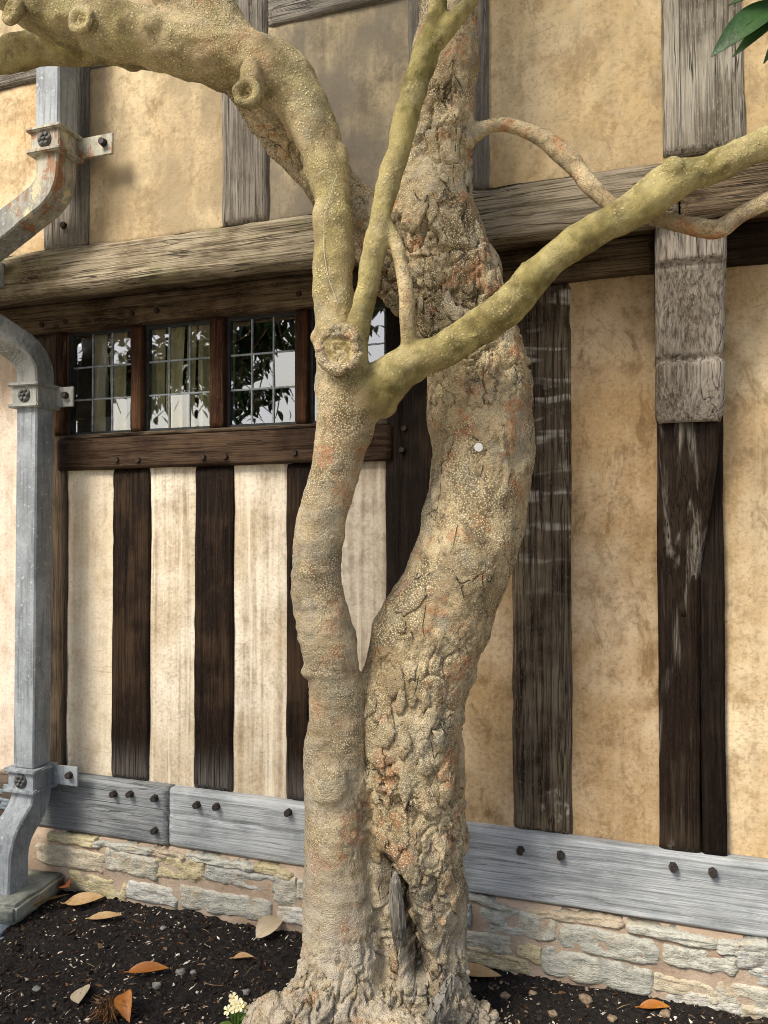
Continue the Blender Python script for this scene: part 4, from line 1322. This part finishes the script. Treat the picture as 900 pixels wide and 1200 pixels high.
# peeling plates of bark
SPK = catmull(TUBES['trunk'][1], .02)[:, :3]
FLK = [[-0.619, -0.608, 1.309], [-0.635, -0.612, 1.228], [-0.544, -0.591, 1.729], [-0.667, -0.614, 0.831], [-0.7, -0.624, 0.773], [-0.633, -0.604, 0.89], [-0.567, -0.581, 0.843], [-0.677, -0.62, 0.936], [-0.523, -0.567, 0.913], [-0.557, -0.575, 0.727], [-0.501, -0.557, 0.773], [-0.513, -0.558, 0.633], [-0.591, -0.584, 0.645], [-0.657, -0.606, 0.61], [-0.504, -0.548, 0.307], [-0.825, -0.655, 0.26], [-0.748, -0.629, 0.237], [-0.902, -0.682, 0.26], [-0.559, -0.606, 2.171], [-0.625, -0.627, 2.125], [-0.36, -0.539, 2.171], [-0.394, -0.548, 2.055], [-0.34, -0.526, 1.915], [-0.654, -0.615, 1.076], [-0.61, -0.601, 1.111], [-0.699, -0.628, 0.971]]
def flake(c, size, elong, seed, parent, ang=None, mat=None):
    r_ = random.Random(seed)
    hh = bvh.find_nearest(Vector(c))
    co, n = hh[0], hh[1].normalized()
    up = Vector((0, 0, 1)); up = (up - n * up.dot(n)).normalized()
    sx = up.cross(n)
    a = r_.uniform(-.5, .5) if ang is None else ang
    e1 = up * math.cos(a) + sx * math.sin(a); e2 = n.cross(e1)
    k = 16
    v, f = [], []
    rads = [size * (1 + r_.uniform(-.28, .28)) for _ in range(k)]
    tl = r_.uniform(-.12, .12)
    def surf(u, w, off):
        p = Vector(co) + e1 * u + e2 * w
        hit = bvh.find_nearest(p)
        lift = .0035 + off + max(0, w * tl) + .05 * abs(u) * abs(u)
        nn = hit[1] if hit[1].dot(n) > 0 else n
        return hit[0] + n * lift
    for layer in (.004, -.005):
        v.append(surf(0, 0, layer + .001))
        for s_ in (.55, 1.0):
            for j in range(k):
                t = 2 * math.pi * j / k
                v.append(surf(math.cos(t) * rads[j] * elong * s_, math.sin(t) * rads[j] * s_, layer - (.0012 if s_ == 1 else 0)))
    L = 1 + 2 * k
    for j in range(k):
        j2 = (j + 1) % k
        f.append((0, 1 + j, 1 + j2)); f.append((1 + j, 1 + k + j, 1 + k + j2, 1 + j2))
        f.append((L, L + 1 + j2, L + 1 + j)); f.append((L + 1 + j, L + 1 + j2, L + 1 + k + j2, L + 1 + k + j))
        f.append((1 + k + j, L + 1 + k + j, L + 1 + k + j2, 1 + k + j2))
    me = fixn(mesh_py('bark_flake', v, f))
    for an, val in (('green', .02), ('dots', .1), ('rugged', .8), ('pale', .15), ('plate', .25 + .6 * r_.random())):
        at = me.attributes.new(an, 'FLOAT', 'POINT'); at.data.foreach_set('value', [val] * len(me.vertices))
    return link_mesh('bark_flake', me, mat or M['bark'], parent)
for k, c in enumerate(FLK):
    if k == 0: flake(c, .022, 2.6, 3, trunk, .75)
    elif k == 2: flake(c, .014, 2.6, 5, trunk, .3)
    else:
        par_ = parts['stem'] if c[0] < -.72 else trunk
        flake(c, random.uniform(.014, .030), random.uniform(1.0, 1.9), k * 11 + 1, par_)

rk_ = random.Random(77)
for k in range(110):
    zz = rk_.choice([rk_.uniform(.15, 1.05), rk_.uniform(1.8, 2.5)])
    o_ = Vector((rk_.uniform(-.78, -.36), -1.4, zz))
    h_ = bvh.ray_cast(o_, Vector((0, 1, 0)))
    if h_[0] is None or h_[0].y > -.35: continue
    if np.min(np.linalg.norm(SPK - np.array(h_[0]), axis=1)) > .185: continue
    flake(h_[0], rk_.uniform(.008, .024), rk_.uniform(1.0, 2.2), 500 + k, trunk)
# dead stub in the hollow
secs_v, secs_f = tube_mesh([(-.640, -.585, .36), (-.640, -.605, .42), (-.643, -.612, .48), (-.648, -.608, .535), (-.652, -.6, .56)], [.020, .022, .021, .016, .005], 7)
st_ = link_mesh('dead_stub', mesh_py('dead_stub', secs_v, secs_f), M['deadwood'], trunk, False)
tag(upright(st_), 'grey dead stub in the hollow at the foot of the trunk')
secs_v, secs_f = tube_mesh([(-.56, -.60, .16), (-.53, -.585, .22), (-.50, -.56, .29)], [.02, .024, .008], 6)
upright(link_mesh('dead_stub', mesh_py('dead_stub', secs_v, secs_f), M['deadwood'], trunk, False))

# white tag nailed to the trunk
hit = bvh.ray_cast(Vector((0, -2.62, 1.5)), (Vector((-.427, -.552, 1.719)) - Vector((0, -2.62, 1.5))).normalized())
bm = bmesh.new()
bmesh.ops.create_cone(bm, cap_ends=True, segments=14, radius1=.0125, radius2=.0115, depth=.003, matrix=Matrix.Translation(hit[0] + hit[1] * .003) @ hit[1].to_track_quat('Z', 'Y').to_matrix().to_4x4())
tagd = tag(bm_obj('tree_tag', bm, M['white']), 'small round white tag nailed to the thick trunk', 'tag')

# string caught on the branch
SP = [(-.818, -.805, 2.421), (-.787, -.794, 2.432), (-.74, -.779, 2.435), (-.758, -.784, 2.401), (-.766, -.786, 2.368), (-.785, -.789, 2.31), (-.792, -.792, 2.257), (-.784, -.788, 2.195), (-.77, -.782, 2.139), (-.747, -.773, 2.079)]
pts = []
for p in SP:
    h_ = bvh.find_nearest(Vector(p))
    pts.append(h_[0] + Vector((.15, -.98, 0)) * .006)
pts = [Vector(c[:3]) for c in catmull([(*p, 0) for p in pts], .008)]
sv, sf = tube_mesh(pts, [.0009] * len(pts), 5)
tag(link_mesh('string', mesh_py('string', sv, sf), M['string']), 'thin pale string looped over the green dotted branch', 'string')

# ---- leaves
def leaf_geo(L, W_, curl, fold, nseg=6):
    v, f = [], []
    for i in range(nseg + 1):
        t = i / nseg
        w = W_ / 2 * (math.sin(math.pi * min(1, t ** .82)) ** .85) if 0 < t < 1 else .0012
        zc = curl * math.sin(t * math.pi) * L - curl * .3 * L * t * t
        v += [(t * L, -w, zc + fold * w), (t * L, 0, zc), (t * L, w, zc + fold * w)]
    for i in range(nseg):
        for k in (0, 1):
            a = i * 3 + k
            f.append((a, a + 3, a + 4, a + 1))
    return np.array(v), f

def leaf_obj(name, base, tip, width, nrm, mat, parent, curl=.06, fold=.25, stalk=.02):
    base, tip = Vector(base), Vector(tip)
    x = (tip - base); L = x.length; x.normalize()
    n = Vector(nrm); n = (n - x * n.dot(x)).normalized(); y = n.cross(x)
    v, f = leaf_geo(L, width, curl, fold, 10)
    nv_ = len(v)
    P = [base + x * a + y * b + n * c for a, b, c in v] + [base + x * a + y * b + n * (c - .0012) for a, b, c in v]
    ff = list(f) + [tuple(i + nv_ for i in q[::-1]) for q in f]
    o = link_mesh(name, mesh_py(name, P, ff), mat, parent)
    sv_, sf_ = tube_mesh([base - x * stalk, base + x * (L * .5) + n * (curl * L * .95), base + x * L * .98 + n * (-curl * .25 * L)], [.0022, .0016, .0006], 5)
    bm_ = bmesh.new(); bm_.from_mesh(o.data)
    o_ = [bm_.verts.new(p) for p in sv_]
    for q in sf_:
        try: bm_.faces.new([o_[i] for i in q])
        except ValueError: pass
    bm_.to_mesh(o.data); bm_.free()
    o.data.polygons.foreach_set('use_smooth', [True] * len(o.data.polygons))
    return o

# drooping leaves that reach into view at the top right, and the twig that bears them
tw = [(.62, -.98, 2.98), (.46, -.985, 2.80), (.34, -.98, 2.64), (.285, -.972, 2.56), (.262, -.968, 2.535)]
sv, sf = tube_mesh(tw, [.007, .006, .005, .004, .003], 7)
link_mesh('twig', mesh_py('twig', sv, sf), M['straw'], tree)
leaf_obj('leaf', (.262, -.968, 2.528), (.130, -1.015, 2.419), .060, (.1, -.95, .35), M['leaf_green'], tree, .05, .3)
leaf_obj('leaf', (.275, -.962, 2.520), (.172, -.975, 2.432), .030, (.2, -.9, .4), M['leaf_green'], tree, .03, .3)
leaf_obj('leaf', (.275, -.970, 2.56), (.160, -1.01, 2.515), .03, (.1, -.8, .6), M['leaf_green'], tree, .03, .2)
leaf_obj('leaf', (.290, -.972, 2.53), (.2275, -.98, 2.405), .032, (.5, -.8, .2), M['leaf_green'], tree, .04, .25)
leaf_obj('leaf', (.30, -.97, 2.57), (.36, -1.02, 2.43), .045, (.5, -.8, .2), M['leaf_green'], tree, .04, .25)

# the rest of the crown: above the frame and over the added paving behind the camera, mirrored in the panes
rc = np.random.default_rng(21)
LG = [leaf_geo(1.0, .34, c, .25, 4) for c in (.04, .08, .12)]
CV, CF = [], []
def crown_leaf(p, L):
    v, f = LG[rc.integers(3)]
    rot = np.array(Matrix.Rotation(rc.uniform(0, 6.28), 3, 'Z') @ Matrix.Rotation(rc.normal() * .5 + .45, 3, 'Y') @ Matrix.Rotation(rc.normal() * .5, 3, 'X'))
    k = len(CV)
    CV.extend((v * L) @ rot.T + p)
    CF.extend([tuple(i + k for i in q) for q in f])
twv, twf = [], []
def spray(p0, p1, n, L0=.15):
    sv_, sf_ = tube_mesh([p0, (np.array(p0) + p1) / 2 + (0, 0, .05), p1], [.012, .008, .004], 5)
    o_ = len(twv); twv.extend(sv_); twf.extend([tuple(i + o_ for i in q) for q in sf_])
    for i in range(n):
        t = rc.uniform(.2, 1)
        p = np.array(p0) * (1 - t) + np.array(p1) * t + rc.normal(size=3) * .07
        crown_leaf(p, L0 * rc.uniform(.7, 1.25))
hub = np.array([-.3, -.9, 4.1])
for i in range(70):        # crown proper
    a = rc.uniform(0, 6.28); r_ = rc.uniform(.4, 1.9)
    p1 = hub + (math.cos(a) * r_ - .3, min(.45, math.sin(a) * r_ * .8 - .6), rc.uniform(-.2, 1.1))
    p0 = hub + (p1 - hub) * .35 + (0, 0, .05)
    if p1[2] < 3.7 and p1[1] > -1.6: p1[2] = 3.75
    spray(p0, p1, 12)
bough = np.array([[-.5, -1.2, 4.0], [-1.6, -2.2, 3.6], [-2.8, -2.9, 3.25], [-4.2, -3.4, 3.1], [-5.4, -3.8, 3.0]])
for i in range(4):
    sv, sf = tube_mesh([bough[i], (bough[i] + bough[i + 1]) / 2 + (0, 0, .04), bough[i + 1]], [.05 - .008 * i, .046 - .008 * i, .042 - .008 * i], 8)
    o_ = len(twv); twv.extend(sv); twf.extend([tuple(k + o_ for k in q) for q in sf])
for i in range(330):       # the low bough over the added paving
    t = rc.uniform(1.4, 4); k = min(3, int(t)); fr_ = t - k
    p0 = bough[k] * (1 - fr_) + bough[k + 1] * fr_
    p1 = p0 + rc.normal(size=3) * (.35, .3, .12) + (0, 0, rc.choice([.25, 0, -.2, -.36, -.5], p=[.22, .30, .28, .14, .06]))
    spray(p0, p1, 11, .16)
link_mesh('crown_twigs', mesh_py('crown_twigs', twv, twf), M['straw'], tree)
cr = link_mesh('crown', mesh_py('crown', CV, CF), M['leaf_green'], tree)
cr['kind'] = 'stuff'

# ================================================================== SMALL THINGS ON THE SOIL
def gz1(x, y):
    return float(ground_z(np.array([x]), np.array([y]))[0][0])
def ground_leaf(x, y, ang, L, W_, mat, label, lift=.012, tilt=.15, curl=.05, fold=.3, roll=-.35):
    z0 = gz1(x, y) + lift
    d = Vector((math.cos(ang), math.sin(ang), 0))
    a = Vector((x, y, z0)) - d * L / 2 - Vector((0, 0, tilt * L / 2))
    b = Vector((x, y, z0)) + d * L / 2 + Vector((0, 0, tilt * L / 2))
    n = Vector((-math.sin(ang) * math.sin(roll), math.cos(ang) * math.sin(roll), math.cos(roll)))
    o = leaf_obj('fallen_leaf', a, b, W_, n, mat, None, curl, fold, .012)
    return tag(o, label, 'leaf', 'fallen leaves on the soil')
ground_leaf(-2.165, -.125, 2.4, .16, .052, M['leaf_red'], 'red-brown fallen leaf propped against the plinth beside the slab', .045, -.35, .05, .35, .5)
ground_leaf(-2.155, -.235, .75, .15, .05, M['leaf_tan'], 'tan fallen leaf leaning on the edge of the stone slab', .035, .25, .05, .2, .5)
ground_leaf(-2.045, -.165, .55, .14, .06, M['leaf_tan'], 'broad tan fallen leaf at the foot of the plinth beside the slab', .028, .08, .02, .2)
ground_leaf(-1.90, -.225, .45, .12, .034, M['leaf_tan'], 'slim tan fallen leaf lying alone out on the soil', .018, .05, .02, .3)
ground_leaf(-1.55, -.452, .42, .13, .042, M['leaf_orange'], 'orange fallen leaf curled up on the soil beside grey pebbles', .022, .05, .04, .45)
ground_leaf(-1.69, -.605, -1.0, .105, .062, M['leaf_pale'], 'rounded pale beige fallen leaf lying flat', .018, .1, .04, .12)
ground_leaf(-1.497, -.632, -.8, .10, .055, M['leaf_orange'], 'curled orange-brown fallen leaf beside the dry brown tuft', .03, -.3, .15, .7)
ground_leaf(-.53, -.135, .1, .17, .05, M['leaf_tan'], 'dull tan fallen leaf behind the trunk against the plinth', .018, 0, .03, .2)
ground_leaf(.02, -.135, .2, .09, .03, M['leaf_orange'], 'small orange fallen leaf by the plinth under the carved post', .012, .1, .08, .4)
ground_leaf(-1.275, -.125, 1.0, .11, .075, M['leaf_pale'], 'crumpled pale fallen leaf between the trunk and the plinth', .03, .3, .1, .5)
ground_leaf(-1.30, -.27, .3, .07, .022, M['leaf_tan'], 'tiny tan leaf scrap near the crumpled pale leaf', .012, .1, .1, .4)

def pebble(x, y, r, mat, label, grp):
    bm = bmesh.new()
    bmesh.ops.create_icosphere(bm, subdivisions=2, radius=r)
    P = np.array([v.co for v in bm.verts])
    d = 1 + pn(P, 1.4 / r, x * 31 + y * 7) * .5
    zz = gz1(x, y) + r * .45
    for v, k in zip(bm.verts, d): v.co = Vector((v.co.x * 1.2 * k, v.co.y * k, v.co.z * .7 * k)) + Vector((x, y, zz))
    tag(bm_obj('pebble', bm, mat, None, True), label, 'pebble', grp)
for x, y, r in ((-1.205, -.42, .012), (-1.455, -.41, .014), (-1.42, -.39, .010), (-1.49, -.49, .014), (-1.66, -.21, .011), (-1.85, -.62, .012)):
    pebble(x, y, r, M['pebble'], 'small grey pebble on the dark soil between drainpipe and trunk', 'grey pebbles on the soil')
for x, y, r in ((-.34, -.16, .012), (-.18, -.15, .017), (-.27, -.24, .013), (-.1, -.21, .012), (.05, -.15, .014), (-.42, -.2, .014), (-.02, -.24, .012)):
    pebble(x, y, r, M['pebble_t'], 'small tan pebble on the soil on the carved post side of the trunk', 'tan pebbles on the soil')

# pale yellow flowers by the foot of the tree
fx, fy = -1.155, -.575
fz = gz1(fx, fy)
pl = empty('flower_plant', (fx, fy, fz), 'small plant with pale yellow flowers growing by the trunk', 'plant')
rf = random.Random(4)
heads = []
for k in range(11):
    a = rf.uniform(0, 6.28); r_ = rf.uniform(.005, .042)
    hx, hy, hz = fx + math.cos(a) * r_, fy + math.sin(a) * r_ - .004, fz + rf.uniform(.055, .095)
    heads.append((hx, hy, hz))
    sv, sf = tube_mesh([(fx + (hx - fx) * .3, fy + (hy - fy) * .3, fz - .005), ((fx + hx) / 2, (fy + hy) / 2, fz + (hz - fz) * .6), (hx, hy, hz)], [.002, .0016, .0013], 5)
    link_mesh('stalk', mesh_py('stalk', sv, sf), M['stem_green'], pl)
    n = Vector((rf.uniform(-.5, .5), rf.uniform(-1.1, -.3), rf.uniform(.4, 1))).normalized()
    u = n.orthogonal().normalized(); w = n.cross(u)
    v, f = [], []
    for p_ in range(5):
        t0 = 2 * math.pi * p_ / 5
        ctr = Vector((hx, hy, hz)) + n * .001 * p_
        o_ = len(v); v.append(ctr)
        for j, (rr_, dt_) in enumerate(((.008, -.5), (.0135, -.42), (.015, 0), (.0135, .42), (.008, .5))):
            v.append(ctr + (u * math.cos(t0 + dt_) + w * math.sin(t0 + dt_)) * rr_ + n * .003 * (rr_ / .015))
        f += [(o_, o_ + j, o_ + j + 1) for j in range(1, 5)]
    bl_ = link_mesh('blossom', mesh_py('blossom', v, f), M['petal'], pl, False)
    bm = bmesh.new()
    bmesh.ops.create_icosphere(bm, subdivisions=1, radius=.0035, matrix=Matrix.Translation(Vector((hx, hy, hz)) + n * .003))
    bm_obj('flower_eye', bm, M['petal_c'], bl_)
for k in range(16):
    a = rf.uniform(0, 6.28); r_ = rf.uniform(.02, .06)
    b = (fx + math.cos(a) * .008, fy + math.sin(a) * .008, fz + rf.uniform(.01, .03))
    t_ = (fx + math.cos(a) * r_, fy + math.sin(a) * r_, fz + rf.uniform(.02, .065))
    leaf_obj('leaf', b, t_, .018, (0, -.3, 1), M['stem_green'], pl, .08, .2, .003)

# dry brown tuft
tx, ty = -1.545, -.655
tz = gz1(tx, ty)
V_, F_ = [], []
for k in range(90):
    a = rf.uniform(0, 6.28); r_ = rf.uniform(.02, .07)
    sv, sf = tube_mesh([(tx + math.cos(a) * .02, ty + math.sin(a) * .02, tz), (tx + math.cos(a) * r_ * .6, ty + math.sin(a) * r_ * .6, tz + rf.uniform(.02, .05)), (tx + math.cos(a) * r_ + rf.uniform(-.02, .02), ty + math.sin(a) * r_, tz + rf.uniform(.0, .045))], [.002, .0015, .0008], 3)
    o_ = len(V_); V_ += sv; F_ += [tuple(i + o_ for i in q) for q in sf]
tag(link_mesh('dry_tuft', mesh_py('dry_tuft', V_, F_), M['tuft'], None, False), 'withered brown tuft of stalks on the soil', 'dry plant')
# straws and twigs lying about
for k in range(16):
    x, y = rf.uniform(-2.1, -1.0), rf.uniform(-.85, -.15)
    if k > 12: x, y = rf.uniform(-.4, .3), rf.uniform(-.25, -.14)
    a = rf.uniform(0, 3.14); L = rf.uniform(.03, .075)
    pts = []
    for t in (-.5, 0, .5):
        xx, yy_ = x + math.cos(a) * L * t, y + math.sin(a) * L * t
        pts.append((xx, yy_, gz1(xx, yy_) + .012 + .004 * (t == 0)))
    sv, sf = tube_mesh(pts, [.0009, .0013, .0007], 5)
    tag(link_mesh('dry_twig', mesh_py('dry_twig', sv, sf), M['straw']), 'short dry twig lying on the dark soil', 'twig', 'dry twigs on the soil')
